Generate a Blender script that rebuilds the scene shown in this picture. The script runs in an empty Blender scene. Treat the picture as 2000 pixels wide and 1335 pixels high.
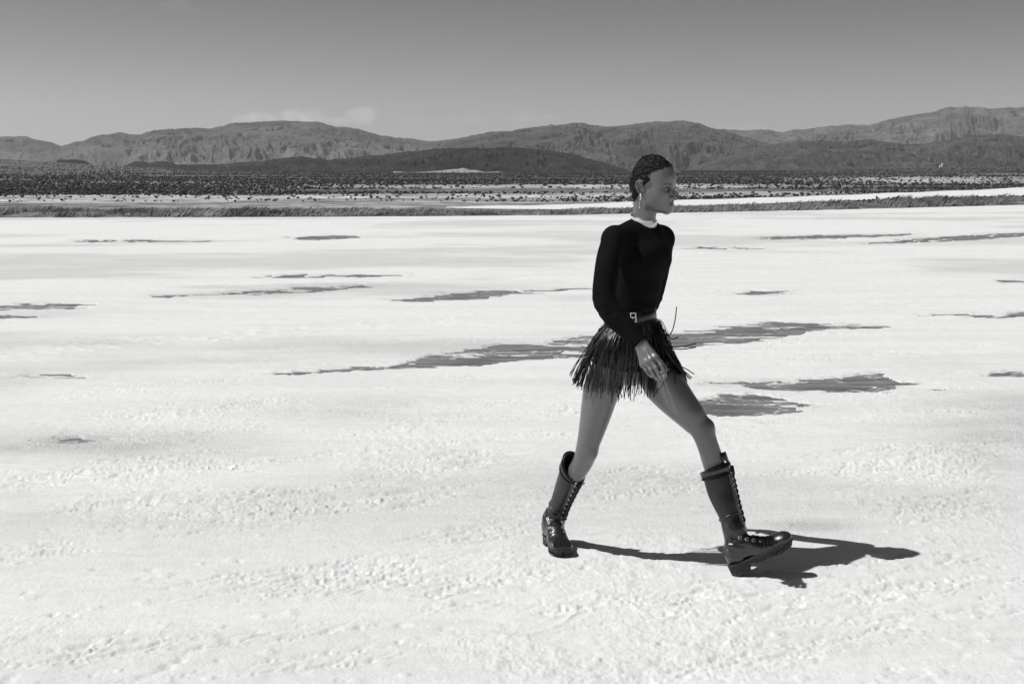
import bpy, bmesh, math, random
import numpy as np
from mathutils import Vector, Matrix

random.seed(7)
RNG = np.random.RandomState(11)
SC = bpy.context.scene
COL = SC.collection

# ------------------------------------------------------------------ camera, world, sun, exposure
CAM_Z, F_PX = 1.64, 2000.0 * 50.0 / 36.0      # level camera, lens shifted down: the horizon lies on row 335 of 1335
cam_data = bpy.data.cameras.new('camera')
cam_data.lens = 50.0
cam_data.sensor_width = 36.0
cam_data.clip_start = 0.05
cam_data.clip_end = 60000
cam_data.shift_y = -(667.5 - 335.0) / 2000.0
cam = bpy.data.objects.new('camera', cam_data)
COL.objects.link(cam)
cam.location = (0, 0, CAM_Z)
cam.rotation_euler = (math.radians(90), 0, 0)
SC.camera = cam

SUN_EL = math.radians(57)          # the sun stands to the left: shadows fall to the right
SUN_DIR = Vector((-math.cos(SUN_EL), -0.065, math.sin(SUN_EL))).normalized()
sun_d = bpy.data.lights.new('sun', 'SUN')
sun_d.energy = 4.0
sun_d.angle = math.radians(0.5)
sun_d.color = (1.0, 0.995, 0.985)
sun = bpy.data.objects.new('sun', sun_d)
COL.objects.link(sun)
sun.location = (-20, 0, 30)
sun.rotation_euler = SUN_DIR.to_track_quat('Z', 'Y').to_euler()

world = bpy.data.worlds.new('World')
SC.world = world
world.use_nodes = True
nt = world.node_tree
nt.nodes.clear()


def wnode(t, **kw):
    n = nt.nodes.new(t)
    for k, v in kw.items():
        setattr(n, k, v)
    return n


def wmath(op, a, b=None, c=None, clamp=False):
    n = nt.nodes.new('ShaderNodeMath')
    n.operation = op
    n.use_clamp = clamp
    for i, v in enumerate((a, b, c)):
        if v is None:
            continue
        if isinstance(v, (int, float)):
            n.inputs[i].default_value = v
        else:
            nt.links.new(v, n.inputs[i])
    return n.outputs[0]


sky = wnode('ShaderNodeTexSky', sky_type='NISHITA')
sky.sun_disc = False
sky.sun_elevation = SUN_EL
sky.sun_rotation = math.radians(-90)
sky.altitude = 800
sky.air_density = 1.0
sky.dust_density = 1.0
sky.ozone_density = 1.0
sep = wnode('ShaderNodeSeparateColor')
nt.links.new(sky.outputs[0], sep.inputs[0])
# black-and-white picture taken through a red filter: the red part of the sky's light only
red = wmath('MINIMUM', sep.outputs[0], 6.0)
red = wmath('MULTIPLY', wmath('POWER', wmath('DIVIDE', red, SKY_PIV := 4.5), 2.1), SKY_PIV)
# faint cumulus low over the mountains
tc = wnode('ShaderNodeTexCoord')
sx = wnode('ShaderNodeSeparateXYZ')
nt.links.new(tc.outputs['Generated'], sx.inputs[0])
az = wmath('DIVIDE', sx.outputs[0], wmath('MAXIMUM', sx.outputs[1], 0.05))
el = wmath('DIVIDE', sx.outputs[2], wmath('MAXIMUM', sx.outputs[1], 0.05))
comb = wnode('ShaderNodeCombineXYZ')
nt.links.new(wmath('MULTIPLY', az, 1.0), comb.inputs[0])
nt.links.new(wmath('MULTIPLY', el, 1.9), comb.inputs[1])
ns = wnode('ShaderNodeTexNoise')
ns.inputs['Scale'].default_value = 42
ns.inputs['Detail'].default_value = 6
ns.inputs['Roughness'].default_value = 0.6
nt.links.new(comb.outputs[0], ns.inputs['Vector'])


def cloud(azc, elc, w, h, gain):
    """one cloud: soft lump of noise round a direction; a flat foot and a lumpy top"""
    dx = wmath('DIVIDE', wmath('SUBTRACT', az, azc), w)
    dy = wmath('DIVIDE', wmath('SUBTRACT', el, elc), h)
    r2 = wmath('ADD', wmath('MULTIPLY', dx, dx), wmath('MULTIPLY', dy, dy))
    m = wmath('SUBTRACT', 1.0, r2)
    m = wmath('ADD', m, wmath('MULTIPLY', wmath('SUBTRACT', ns.outputs[0], 0.5), 5.0))
    m = wmath('MULTIPLY', m, 0.9, clamp=True)
    return wmath('MULTIPLY', m, gain)


cl = None
for (px, py, w, h, g) in ((505, 234, 60, 17, 1.1), (595, 227, 62, 19, 1.3), (655, 236, 45, 12, .8), (702, 228, 36, 19, .85),
                          (805, 236, 35, 9, .22), (870, 235, 40, 9, .22), (925, 234, 28, 8, .3), (1035, 230, 55, 9, .4),
                          (1470, 247, 60, 8, .2), (345, 10, 40, 12, .16), (360, 22, 40, 7, .16)):
    c = cloud((px - 1000) / F_PX, (335 - py) / F_PX, w / F_PX, h / F_PX, g)
    cl = c if cl is None else wmath('MAXIMUM', cl, c)
front = wmath('GREATER_THAN', sx.outputs[1], 0.1)
cl = wmath('MULTIPLY', cl, front)
val = wmath('ADD', red, wmath('MULTIPLY', cl, 2.1))
cc = wnode('ShaderNodeCombineColor')
for i in range(3):
    nt.links.new(val, cc.inputs[i])
bg = wnode('ShaderNodeBackground')
bg.inputs['Strength'].default_value = 0.075
nt.links.new(cc.outputs[0], bg.inputs['Color'])
wo = wnode('ShaderNodeOutputWorld')
nt.links.new(bg.outputs[0], wo.inputs['Surface'])

SC.view_settings.view_transform = 'Standard'
SC.view_settings.look = 'None'
SC.view_settings.exposure = 0.0
SC.view_settings.gamma = 1.0
SC.view_settings.use_curve_mapping = False
SC.render.engine = 'CYCLES'
SC.cycles.use_denoising = True
SC.cycles.max_bounces = 6
SC.cycles.diffuse_bounces = 4
SC.cycles.volume_bounces = 1


# ------------------------------------------------------------------ helpers
def P(px, py, Y):
    """point of the place seen at photo position (px, py) and Y metres in front of the photographer"""
    return Vector(((px - 1000.0) / F_PX * Y, Y, CAM_Z - (py - 335.0) / F_PX * Y))


def ground_Y(py):
    """distance at which the flat ground is seen at photo row py"""
    return CAM_Z * F_PX / (py - 335.0)


def project(x, y, z=0.0):
    """photo position of points (arrays allowed)"""
    return 1000 + F_PX * x / y, 335 - F_PX * (z - CAM_Z) / y


def tag(o, label=None, cat=None, group=None, kind=None):
    if label: o['label'] = label
    if cat: o['category'] = cat
    if group: o['group'] = group
    if kind: o['kind'] = kind
    return o


def mesh_np(name, V, F, mat=None, parent=None, smooth=True):
    """mesh object from numpy arrays; F is (n,4) or (n,3)"""
    V = np.asarray(V, dtype=np.float32)
    F = np.asarray(F, dtype=np.int32)
    me = bpy.data.meshes.new(name)
    me.vertices.add(len(V))
    me.vertices.foreach_set('co', V.ravel())
    k = F.shape[1]
    me.loops.add(F.size)
    me.loops.foreach_set('vertex_index', F.ravel())
    me.polygons.add(len(F))
    me.polygons.foreach_set('loop_start', np.arange(0, F.size, k, dtype=np.int32))
    me.polygons.foreach_set('loop_total', np.full(len(F), k, dtype=np.int32))
    me.update(calc_edges=True)
    me.polygons.foreach_set('use_smooth', np.full(len(F), smooth, dtype=bool))
    if mat: me.materials.append(mat)
    o = bpy.data.objects.new(name, me)
    COL.objects.link(o)
    if parent: o.parent = parent
    return o


def mesh_py(name, V, F, mat=None, parent=None, smooth=True):
    me = bpy.data.meshes.new(name)
    me.from_pydata([tuple(v) for v in V], [], F)
    me.update()
    for p in me.polygons: p.use_smooth = smooth
    if mat: me.materials.append(mat)
    o = bpy.data.objects.new(name, me)
    COL.objects.link(o)
    if parent: o.parent = parent
    return o


class MB:
    """collects simple shapes into one mesh"""
    def __init__(s):
        s.V, s.F = [], []

    def add(s, V, F):
        n = len(s.V)
        s.V += [Vector(v) for v in V]
        s.F += [tuple(i + n for i in f) for f in F]

    def tube(s, pts, rad, seg=8, cap=True):
        pts = [Vector(p) for p in pts]
        n = len(pts)
        rr = rad if isinstance(rad, (list, tuple)) else [rad] * n
        prev = None
        V, F = [], []
        for i, p in enumerate(pts):
            t = (pts[min(i + 1, n - 1)] - pts[max(i - 1, 0)]).normalized()
            if prev is None:
                a = t.orthogonal().normalized()
            else:
                a = (prev - t * prev.dot(t)).normalized()
            prev = a
            b = t.cross(a)
            for k in range(seg):
                w = 2 * math.pi * k / seg
                V.append(p + (a * math.cos(w) + b * math.sin(w)) * rr[i])
        for i in range(n - 1):
            for k in range(seg):
                F.append((i * seg + k, i * seg + (k + 1) % seg, (i + 1) * seg + (k + 1) % seg, (i + 1) * seg + k))
        if cap:
            F.append(tuple(range(seg))[::-1])
            F.append(tuple((n - 1) * seg + k for k in range(seg)))
        s.add(V, F)

    def ribbon(s, pts, nrm, w, t):
        """flat strip with thickness; nrm: its face direction at each point"""
        pts = [Vector(p) for p in pts]
        n = len(pts)
        V, F = [], []
        for i, p in enumerate(pts):
            tg = (pts[min(i + 1, n - 1)] - pts[max(i - 1, 0)]).normalized()
            m = Vector(nrm[i]) if isinstance(nrm, list) else Vector(nrm)
            m = (m - tg * m.dot(tg)).normalized()
            sd = tg.cross(m)
            ww = w[i] if isinstance(w, list) else w
            V += [p + sd * ww / 2 + m * t / 2, p - sd * ww / 2 + m * t / 2, p - sd * ww / 2 - m * t / 2, p + sd * ww / 2 - m * t / 2]
        for i in range(n - 1):
            for k in range(4):
                F.append((i * 4 + k, i * 4 + (k + 1) % 4, (i + 1) * 4 + (k + 1) % 4, (i + 1) * 4 + k))
        F.append((3, 2, 1, 0))
        F.append(tuple((n - 1) * 4 + k for k in range(4)))
        s.add(V, F)

    def box(s, M, sx, sy, sz):
        V = [M @ Vector((x * sx / 2, y * sy / 2, z * sz / 2)) for x in (-1, 1) for y in (-1, 1) for z in (-1, 1)]
        s.add(V, [(0, 1, 3, 2), (4, 6, 7, 5), (0, 4, 5, 1), (2, 3, 7, 6), (0, 2, 6, 4), (1, 5, 7, 3)])

    def ball(s, c, ra, seg=10, ring=6, M=None):
        c = Vector(c)
        ra = Vector((ra, ra, ra)) if isinstance(ra, (int, float)) else Vector(ra)
        V = []
        for i in range(ring + 1):
            th = math.pi * i / ring
            for k in range(seg):
                ph = 2 * math.pi * k / seg
                v = Vector((ra.x * math.sin(th) * math.cos(ph), ra.y * math.sin(th) * math.sin(ph), ra.z * math.cos(th)))
                V.append(c + (M @ v if M else v))
        F = []
        for i in range(ring):
            for k in range(seg):
                F.append((i * seg + k, (i + 1) * seg + k, (i + 1) * seg + (k + 1) % seg, i * seg + (k + 1) % seg))
        s.add(V, F)

    def build(s, name, mat, parent=None, smooth=True, fix=False):
        o = mesh_py(name, s.V, s.F, mat, parent, smooth)
        if fix:
            bm = bmesh.new(); bm.from_mesh(o.data)
            bmesh.ops.remove_doubles(bm, verts=bm.verts, dist=1e-6)
            bmesh.ops.recalc_face_normals(bm, faces=bm.faces)
            bm.to_mesh(o.data); bm.free()
        return o


# numpy noise -------------------------------------------------------
_T = RNG.rand(512, 512).astype(np.float32)
_T3 = RNG.rand(64, 64, 64).astype(np.float32)


def vnoise(x, y):
    xi = np.floor(x).astype(np.int64); yi = np.floor(y).astype(np.int64)
    fx = (x - xi).astype(np.float32); fy = (y - yi).astype(np.float32)
    fx = fx * fx * fx * (fx * (fx * 6 - 15) + 10); fy = fy * fy * fy * (fy * (fy * 6 - 15) + 10)
    a = _T[xi & 511, yi & 511]; b = _T[(xi + 1) & 511, yi & 511]
    c = _T[xi & 511, (yi + 1) & 511]; d = _T[(xi + 1) & 511, (yi + 1) & 511]
    return (a + (b - a) * fx) * (1 - fy) + (c + (d - c) * fx) * fy


def fbm(x, y, o=5, g=0.5, l=2.03):
    s = 0; a = 1.0; t = 0
    for i in range(o):
        s = s + a * vnoise(x + 17.3 * i, y - 9.1 * i); t += a
        a *= g; x = x * l; y = y * l
        x, y = x * 0.8 - y * 0.6, x * 0.6 + y * 0.8
    return s / t


def ridged(x, y, o=5, g=0.5, l=2.05):
    s = 0; a = 1.0; t = 0
    for i in range(o):
        n = 1 - np.abs(2 * vnoise(x + 31.7 * i, y + 5.3 * i) - 1)
        s = s + a * n * n; t += a
        a *= g; x = x * l; y = y * l
        x, y = x * 0.8 - y * 0.6, x * 0.6 + y * 0.8
    return s / t


def vnoise3(x, y, z):
    x, y, z = np.broadcast_arrays(x, y, z)
    xi = np.floor(x).astype(np.int64); yi = np.floor(y).astype(np.int64); zi = np.floor(z).astype(np.int64)
    fx, fy, fz = x - xi, y - yi, z - zi
    fx = fx * fx * (3 - 2 * fx); fy = fy * fy * (3 - 2 * fy); fz = fz * fz * (3 - 2 * fz)
    def g(i, j, k): return _T3[(xi + i) & 63, (yi + j) & 63, (zi + k) & 63]
    a = g(0, 0, 0) * (1 - fx) + g(1, 0, 0) * fx
    b = g(0, 1, 0) * (1 - fx) + g(1, 1, 0) * fx
    c = g(0, 0, 1) * (1 - fx) + g(1, 0, 1) * fx
    d = g(0, 1, 1) * (1 - fx) + g(1, 1, 1) * fx
    return (a * (1 - fy) + b * fy) * (1 - fz) + (c * (1 - fy) + d * fy) * fz


def sstep(a, b, x):
    t = np.clip((x - a) / (b - a), 0, 1)
    return t * t * (3 - 2 * t)


# materials ----------------------------------------------------------
class Mat:
    def __init__(s, name):
        s.m = bpy.data.materials.new(name)
        s.m.use_nodes = True
        s.t = s.m.node_tree
        s.b = s.t.nodes['Principled BSDF']

    def n(s, t, **kw):
        n = s.t.nodes.new(t)
        for k, v in kw.items():
            if k in n.inputs: s.put(n.inputs[k], v)
            else: setattr(n, k, v)
        return n

    def put(s, sock, v):
        if hasattr(v, 'links') or hasattr(v, 'is_output'):
            s.t.links.new(v, sock)
        else:
            sock.default_value = v

    def math(s, op, a, b=None, c=None, clamp=False):
        n = s.t.nodes.new('ShaderNodeMath'); n.operation = op; n.use_clamp = clamp
        for i, v in enumerate((a, b, c)):
            if v is not None: s.put(n.inputs[i], v)
        return n.outputs[0]

    def coord(s, scale=(1, 1, 1), rot=(0, 0, 0)):
        g = s.t.nodes.new('ShaderNodeNewGeometry')
        m = s.t.nodes.new('ShaderNodeMapping')
        m.inputs['Scale'].default_value = scale
        m.inputs['Rotation'].default_value = rot
        s.t.links.new(g.outputs['Position'], m.inputs['Vector'])
        return m.outputs[0]

    def noise(s, vec, scale, detail=4, rough=0.5):
        n = s.t.nodes.new('ShaderNodeTexNoise')
        n.inputs['Scale'].default_value = scale
        n.inputs['Detail'].default_value = detail
        n.inputs['Roughness'].default_value = rough
        s.t.links.new(vec, n.inputs['Vector'])
        return n.outputs[0]

    def ramp(s, v, lo, hi, a=0.0, b=1.0, smooth=True):
        n = s.t.nodes.new('ShaderNodeMapRange')
        if smooth: n.interpolation_type = 'SMOOTHSTEP'
        s.put(n.inputs['Value'], v)
        n.inputs['From Min'].default_value = lo; n.inputs['From Max'].default_value = hi
        n.inputs['To Min'].default_value = a; n.inputs['To Max'].default_value = b
        return n.outputs[0]

    def grey(s, v):
        """drive the base colour with a grey value"""
        if isinstance(v, (int, float)):
            s.b.inputs['Base Color'].default_value = (v, v, v, 1)
        else:
            s.t.links.new(v, s.b.inputs['Base Color'])

    def set(s, **kw):
        for k, v in kw.items():
            s.put(s.b.inputs[k.replace('_', ' ')], v)
        return s

    def bump(s, h, dist, strength=1.0):
        n = s.t.nodes.new('ShaderNodeBump')
        n.inputs['Distance'].default_value = dist
        n.inputs['Strength'].default_value = strength
        s.t.links.new(h, n.inputs['Height'])
        s.t.links.new(n.outputs[0], s.b.inputs['Normal'])


def simple(name, v, rough, spec=0.5, metal=0.0, var=0.0, vscale=40, bump=0.0, bscale=300):
    m = Mat(name)
    c = m.coord()
    if var:
        n = m.noise(c, vscale, 4)
        m.grey(m.ramp(n, 0.3, 0.7, v * (1 - var), v * (1 + var)))
    else:
        m.grey(v)
    m.set(Roughness=rough, Metallic=metal)
    m.b.inputs['Specular IOR Level'].default_value = spec
    if bump:
        m.bump(m.noise(c, bscale, 3), bump)
    return m.m


# signed distance shapes ---------------------------------------------
class Prim:
    def __init__(s, f, c, r, k=0.02, sub=False):
        s.f, s.c, s.r, s.k, s.sub = f, Vector(c), r, k, sub


def cone_p(a, b, ra, rb, k=0.02, flat=None, sub=False):
    """tapered limb; flat=(direction, factor): thinner along direction"""
    a, b = Vector(a), Vector(b)
    ab = b - a
    L2 = max(ab.dot(ab), 1e-9)

    def f(x, y, z):
        px, py, pz = x - a.x, y - a.y, z - a.z
        h = np.clip((px * ab.x + py * ab.y + pz * ab.z) / L2, 0, 1)
        vx, vy, vz = px - h * ab.x, py - h * ab.y, pz - h * ab.z
        if flat:
            u, sc = flat
            dt = (vx * u[0] + vy * u[1] + vz * u[2]) * (sc - 1)
            vx, vy, vz = vx + dt * u[0], vy + dt * u[1], vz + dt * u[2]
            return (np.sqrt(vx * vx + vy * vy + vz * vz) - (ra + (rb - ra) * h)) / (sc ** 0.6)
        return np.sqrt(vx * vx + vy * vy + vz * vz) - (ra + (rb - ra) * h)
    return Prim(f, (a + b) / 2, ab.length / 2 + max(ra, rb), k, sub)


def ell_p(c, r, R=None, k=0.02, sub=False):
    """ellipsoid, radii r in the axes of rotation matrix R (columns)"""
    c = Vector(c)
    R = R or Matrix.Identity(3)
    ax = [R.col[i].copy() for i in range(3)]

    def f(x, y, z):
        px, py, pz = x - c.x, y - c.y, z - c.z
        q = [(px * u.x + py * u.y + pz * u.z) for u in ax]
        k0 = np.sqrt(sum((q[i] / r[i]) ** 2 for i in range(3))) + 1e-9
        k1 = np.sqrt(sum((q[i] / (r[i] * r[i])) ** 2 for i in range(3))) + 1e-9
        return k0 * (k0 - 1) / k1
    return Prim(f, c, max(r), k, sub)


def smin(a, b, k):
    h = np.clip(k - np.abs(a - b), 0, None) / k
    return np.minimum(a, b) - h * h * k * 0.25


FAR = 0.08


def sdf_grid(prims, xs, ys, zs):
    F = np.full((len(xs), len(ys), len(zs)), FAR, dtype=np.float32)
    for p in prims:
        m = p.r + 0.06
        sl = []
        for ax, arr in enumerate((xs, ys, zs)):
            i0 = int(np.searchsorted(arr, p.c[ax] - m)); i1 = int(np.searchsorted(arr, p.c[ax] + m))
            sl.append(slice(i0, i1))
        X = xs[sl[0]][:, None, None]; Yv = ys[sl[1]][None, :, None]; Z = zs[sl[2]][None, None, :]
        if 0 in (X.size, Yv.size, Z.size): continue
        d = np.minimum(p.f(X, Yv, Z), FAR).astype(np.float32)
        blk = F[sl[0], sl[1], sl[2]]
        if p.sub: F[sl[0], sl[1], sl[2]] = -smin(-blk, d, p.k)
        else: F[sl[0], sl[1], sl[2]] = smin(blk, d, p.k)
    return F


def sdf_pts(prims, V):
    x, y, z = V[:, 0], V[:, 1], V[:, 2]
    d = np.full(len(V), FAR, dtype=np.float64)
    for p in prims:
        e = np.minimum(p.f(x, y, z), FAR)
        d = -smin(-d, e, p.k) if p.sub else smin(d, e, p.k)
    return d


def surface_nets(F, xs, ys, zs):
    S = F < 0
    nx, ny, nz = F.shape
    c = S[:-1, :-1, :-1].astype(np.uint8)
    tot = c.copy()
    for (i, j, k) in ((1, 0, 0), (0, 1, 0), (0, 0, 1), (1, 1, 0), (1, 0, 1), (0, 1, 1), (1, 1, 1)):
        tot += S[i:nx - 1 + i, j:ny - 1 + j, k:nz - 1 + k]
    act = np.argwhere((tot > 0) & (tot < 8))
    idx = -np.ones((nx - 1, ny - 1, nz - 1), dtype=np.int32)
    I, J, K = act[:, 0], act[:, 1], act[:, 2]
    idx[I, J, K] = np.arange(len(act))
    pos = np.zeros((len(act), 3)); cnt = np.zeros(len(act))
    corners = [(i, j, k) for i in (0, 1) for j in (0, 1) for k in (0, 1)]
    for a in corners:
        for ax in range(3):
            if a[ax]: continue
            b = list(a); b[ax] = 1
            fa = F[I + a[0], J + a[1], K + a[2]]; fb = F[I + b[0], J + b[1], K + b[2]]
            m = (fa < 0) != (fb < 0)
            t = np.where(m, fa / np.where(m, fa - fb, 1), 0)
            q = np.array([a] * len(act), dtype=float)
            q[:, ax] += t
            pos[m] += q[m]; cnt[m] += 1
    pos /= cnt[:, None]
    V = np.empty_like(pos)
    for ax, (arr, ii) in enumerate(((xs, I), (ys, J), (zs, K))):
        V[:, ax] = arr[ii] + (arr[ii + 1] - arr[ii]) * pos[:, ax]
    faces = []
    # edges along x
    for ax in range(3):
        sl0 = [slice(1, -1)] * 3; sl1 = [slice(1, -1)] * 3
        sl0[ax] = slice(0, -1); sl1[ax] = slice(1, None)
        s0, s1 = S[tuple(sl0)], S[tuple(sl1)]
        e = np.argwhere(s0 != s1)
        fl = s0[e[:, 0], e[:, 1], e[:, 2]]
        off = [1, 1, 1]; off[ax] = 0
        e = e + np.array(off)
        u, v = (ax + 1) % 3, (ax + 2) % 3
        def cell(du, dv):
            q = e.copy(); q[:, u] -= du; q[:, v] -= dv
            return idx[q[:, 0], q[:, 1], q[:, 2]]
        quad = np.stack([cell(1, 1), cell(0, 1), cell(0, 0), cell(1, 0)], 1)
        quad[~fl] = quad[~fl][:, ::-1]
        faces.append(quad)
    Fc = np.concatenate(faces)
    return V, Fc[(Fc >= 0).all(1)]


def axis_steps(segs):
    """segs: list of (start, end, step)"""
    out = []
    for a, b, st in segs:
        n = max(1, int(round((b - a) / st)))
        out += list(np.linspace(a, b, n, endpoint=False))
    out.append(segs[-1][1])
    return np.array(out)
FINE = 0.0021
HAZE_DENSITY = 0.00006
# ================================================================== LAND
EDGE_PX = np.array([(-4000, 428), (-1500, 427), (0, 425), (500, 424), (700, 423), (1000, 421), (1100, 420), (1350, 415), (1600, 410), (1800, 405), (2000, 400), (2400, 393), (3500, 383)], float)


def edge_a(a):
    """where the salt ends, along the direction x / Y = a"""
    return CAM_Z * F_PX / (np.interp(a * F_PX + 1000, EDGE_PX[:, 0], EDGE_PX[:, 1]) - 335)


_ea = np.linspace(-1.6, .9, 600)
_eY = edge_a(_ea)


def edge_x(x):
    return np.interp(x, _ea * _eY, _eY)


POOLS = [  # photo columns with the far and near shore rows; turned into places on the flat ground
    [(562, 727, 729), (640, 720, 728), (760, 714, 722), (790, 703, 721), (836, 690, 720), (925, 679, 714), (1000, 671, 708), (1089, 661, 702), (1137, 656, 699), (1322, 646, 679), (1411, 638, 672), (1493, 629, 661), (1548, 626, 655), (1617, 629, 640), (1690, 633, 636)],
    [(1405, 746, 748), (1450, 742, 752), (1500, 740, 760), (1560, 738, 763), (1620, 737, 762), (1680, 732, 761), (1720, 731, 760), (1757, 740, 752)],
    [(1355, 779, 800), (1410, 770, 812), (1470, 769, 813), (1530, 775, 811), (1585, 794, 801)],
    [(310, 577, 580), (420, 572, 577), (500, 567, 575), (600, 560, 571), (680, 557, 563), (730, 556, 559)],
    [(760, 584, 587), (820, 580, 588), (870, 574, 588), (940, 569, 582), (1000, 566, 573), (1060, 565, 569), (1155, 558, 561)],
    [(-90, 594, 608), (0, 595, 607), (60, 591, 603), (120, 588, 601), (150, 589, 598), (178, 594, 598)],
    [(-90, 614, 626), (0, 615, 623), (55, 616, 620)],
    [(572, 464, 467), (610, 460, 468), (660, 458.5, 468), (702, 461, 464)],
    [(1485, 462.5, 466), (1600, 459.5, 466), (1700, 457.5, 463), (1785, 455, 458.5)],
    [(1680, 473, 476), (1800, 465, 473), (1900, 458, 468), (2000, 452, 460), (2110, 448, 456)],
    [(1805, 615.5, 618), (1860, 611, 616.5), (1950, 612, 619), (2010, 606, 617), (2100, 605, 616)],
    [(140, 468, 470), (260, 468, 472.5), (405, 469, 471)],
    [(515, 537, 540), (640, 535.5, 540), (770, 535, 537)],
    [(1435, 570, 573), (1480, 568.5, 574.5), (1525, 570, 572)],
    [(1555, 818, 823), (1590, 816, 826), (1612, 820, 824)],
    [(1955, 545, 550), (2010, 544, 549.5), (2080, 543, 547)],
    [(1965, 722, 728), (2010, 721, 729), (2060, 722, 727)],
    [(126, 856, 860), (155, 852, 862), (184, 855, 858)],
    [(1330, 483, 485), (1400, 482, 485), (1480, 483, 484.5)],
    [(40, 733, 737), (70, 731, 736), (105, 731, 733)],
]


def pool_field(px, py, noise_amp=True):
    """>0 inside a pool (photo pixels from its shore)"""
    best = np.full(px.shape, -99.0)
    for pl in POOLS:
        a = np.array(pl)
        m = np.minimum(py - np.interp(px, a[:, 0], a[:, 1]), np.interp(px, a[:, 0], a[:, 2]) - py)
        m = np.minimum(m, np.minimum(px - a[0, 0], a[-1, 0] - px) * 0.1)
        best = np.maximum(best, m)
    return best


def salt_height(x, y):
    """relief of the salt crust, and how damp (dark) it is"""
    px, py = project(x, y)
    near = sstep(13.0, 7.5, y)
    far = 1 - near
    # broad smooth sweeps without crust in the foreground
    smooth = sstep(0.48, 0.62, fbm(x * 0.30 + 4, y * 0.22 + 1.5, 3))
    patch = fbm(x * 0.9 + 3.1, y * 0.55 + 7.7, 4)
    # crust ridges running away to the right
    u = x * 0.88 + y * 0.48; v = -x * 0.48 + y * 0.88
    w1 = fbm(x * 1.7, y * 1.7, 3) * 1.6
    r1 = ridged(u * 1.6 + w1, v * 6.0 + w1 * 1.5, 3, 0.55)
    r2 = ridged(x * 1.2 + 9 + w1, y * 7.5 + w1 * 1.2, 3, 0.55)
    mask = sstep(0.40, 0.58, patch) * (1 - 0.65 * smooth)
    h = near * mask * (0.010 * r1 ** 2.4 + 0.006 * r2 ** 2.2)
    grit = vnoise(x * 90, y * 42) + 0.6 * vnoise(x * 47 + 9, y * 23)
    # crumbs
    c = fbm(x * 18, y * 12, 2, 0.5)
    cm = sstep(0.52, 0.68, fbm(x * 1.5 + 20, y * 1.0 + 3, 4))
    h += near * (0.003 * sstep(0.50, 0.85, c) * cm + 0.004 * cm * (ridged(x * 10, y * 8, 2) - .3) + 0.0022 * grit * (0.5 + cm) + 0.0035 * fbm(x * 9, y * 6, 3))
    h += 0.018 * (fbm(x * 0.55, y * 0.4, 3) - 0.5) * near
    # further off: flatter, wind-combed, small lips lying across the view
    r3 = ridged(x * 0.30 + fbm(x * .3, y * .3, 2), y * 1.5, 4, 0.55)
    h += far * (0.012 * r3 ** 2.5 * sstep(0.45, 0.6, fbm(x * .14 + 2, y * .22 + 9, 3)) + 0.003 * fbm(x * 7, y * 4, 3))
    st2 = fbm(x * 0.9 + 50, y * 3.0, 3, 0.55)
    h += far * sstep(40, 12, y) * (-0.014) * sstep(0.60, 0.70, st2 + 0.06 * (vnoise(x * 8, y * 9) - .5))
    # two lines of old footprints at the left
    for (f0, f1, f2, f3) in ((0, 690, 900, 618), (180, 664, 560, 655)):
        n = 46 if f0 == 0 else 14
        for i in range(n):
            t = i / n
            qx = f0 + (f2 - f0) * t; qy = f1 + (f3 - f1) * t
            Y = ground_Y(qy); X = (qx - 1000) / F_PX * Y
            X += 0.1 * math.sin(i * 12.9); Y += 0.22 * (1 if i % 2 else -1) + 0.1 * math.sin(i * 7.7)
            m = (np.abs(x - X) < 0.6) & (np.abs(y - Y) < 0.8)
            if m.any():
                d2 = ((x[m] - X) / 0.13) ** 2 + ((y[m] - Y) / 0.07) ** 2
                h[m] += -0.030 * np.exp(-d2 ** 2) + 0.006 * np.exp(-(np.sqrt(d2) - 1.4) ** 2 * 8)
    # pools: the crust sinks below the brine, with ragged shores
    m = pool_field(px, py)
    sc = np.clip(9.0 * 18.0 / (y + 3), 1.6, 14) * 1.25
    rag = ((fbm(x * 0.9 + 7, y * 2.6 + x * .25, 5, 0.62) - 0.5) * 1.15 + (fbm(x * 3.2 + 70, y * 5.0, 3, 0.66) - 0.5) * 0.8) * sc
    # pools keep thin tongues and islands of salt
    mm = m + rag * np.where(m < 3, 1.0, 0.75)
    inside = sstep(-0.9, 0.9, mm)
    vein = sstep(0.035, 0.0, np.abs(fbm(x * 0.75 + 9, y * 0.9 + 33, 4) - 0.5)) * 0.0
    h = np.maximum(h, -0.004) * (1 - inside) + (-0.024 + 0.0165 * sstep(.35, .80, fbm(x * 2.0 + 31, y * 5.5, 4, .6))) * inside
    # walked flat under the two boots
    for (bx, by) in ((0.19, 6.2), (0.93, 5.80)):
        d = np.sqrt((x - bx) ** 2 + ((y - by) * 0.8) ** 2)
        h = h + (0.0 - h) * sstep(0.22, 0.10, d)
    # tone
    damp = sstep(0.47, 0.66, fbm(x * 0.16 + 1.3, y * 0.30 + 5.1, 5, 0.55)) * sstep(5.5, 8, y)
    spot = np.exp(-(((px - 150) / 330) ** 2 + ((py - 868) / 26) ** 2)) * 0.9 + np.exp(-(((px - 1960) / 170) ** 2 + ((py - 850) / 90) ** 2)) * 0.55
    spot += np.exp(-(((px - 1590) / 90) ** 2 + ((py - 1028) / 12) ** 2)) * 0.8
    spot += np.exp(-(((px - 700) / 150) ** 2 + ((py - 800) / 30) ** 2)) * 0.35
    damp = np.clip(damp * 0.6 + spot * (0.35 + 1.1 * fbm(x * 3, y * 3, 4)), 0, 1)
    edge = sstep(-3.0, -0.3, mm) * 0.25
    return h, np.clip(damp + edge, 0, 1)


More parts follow.
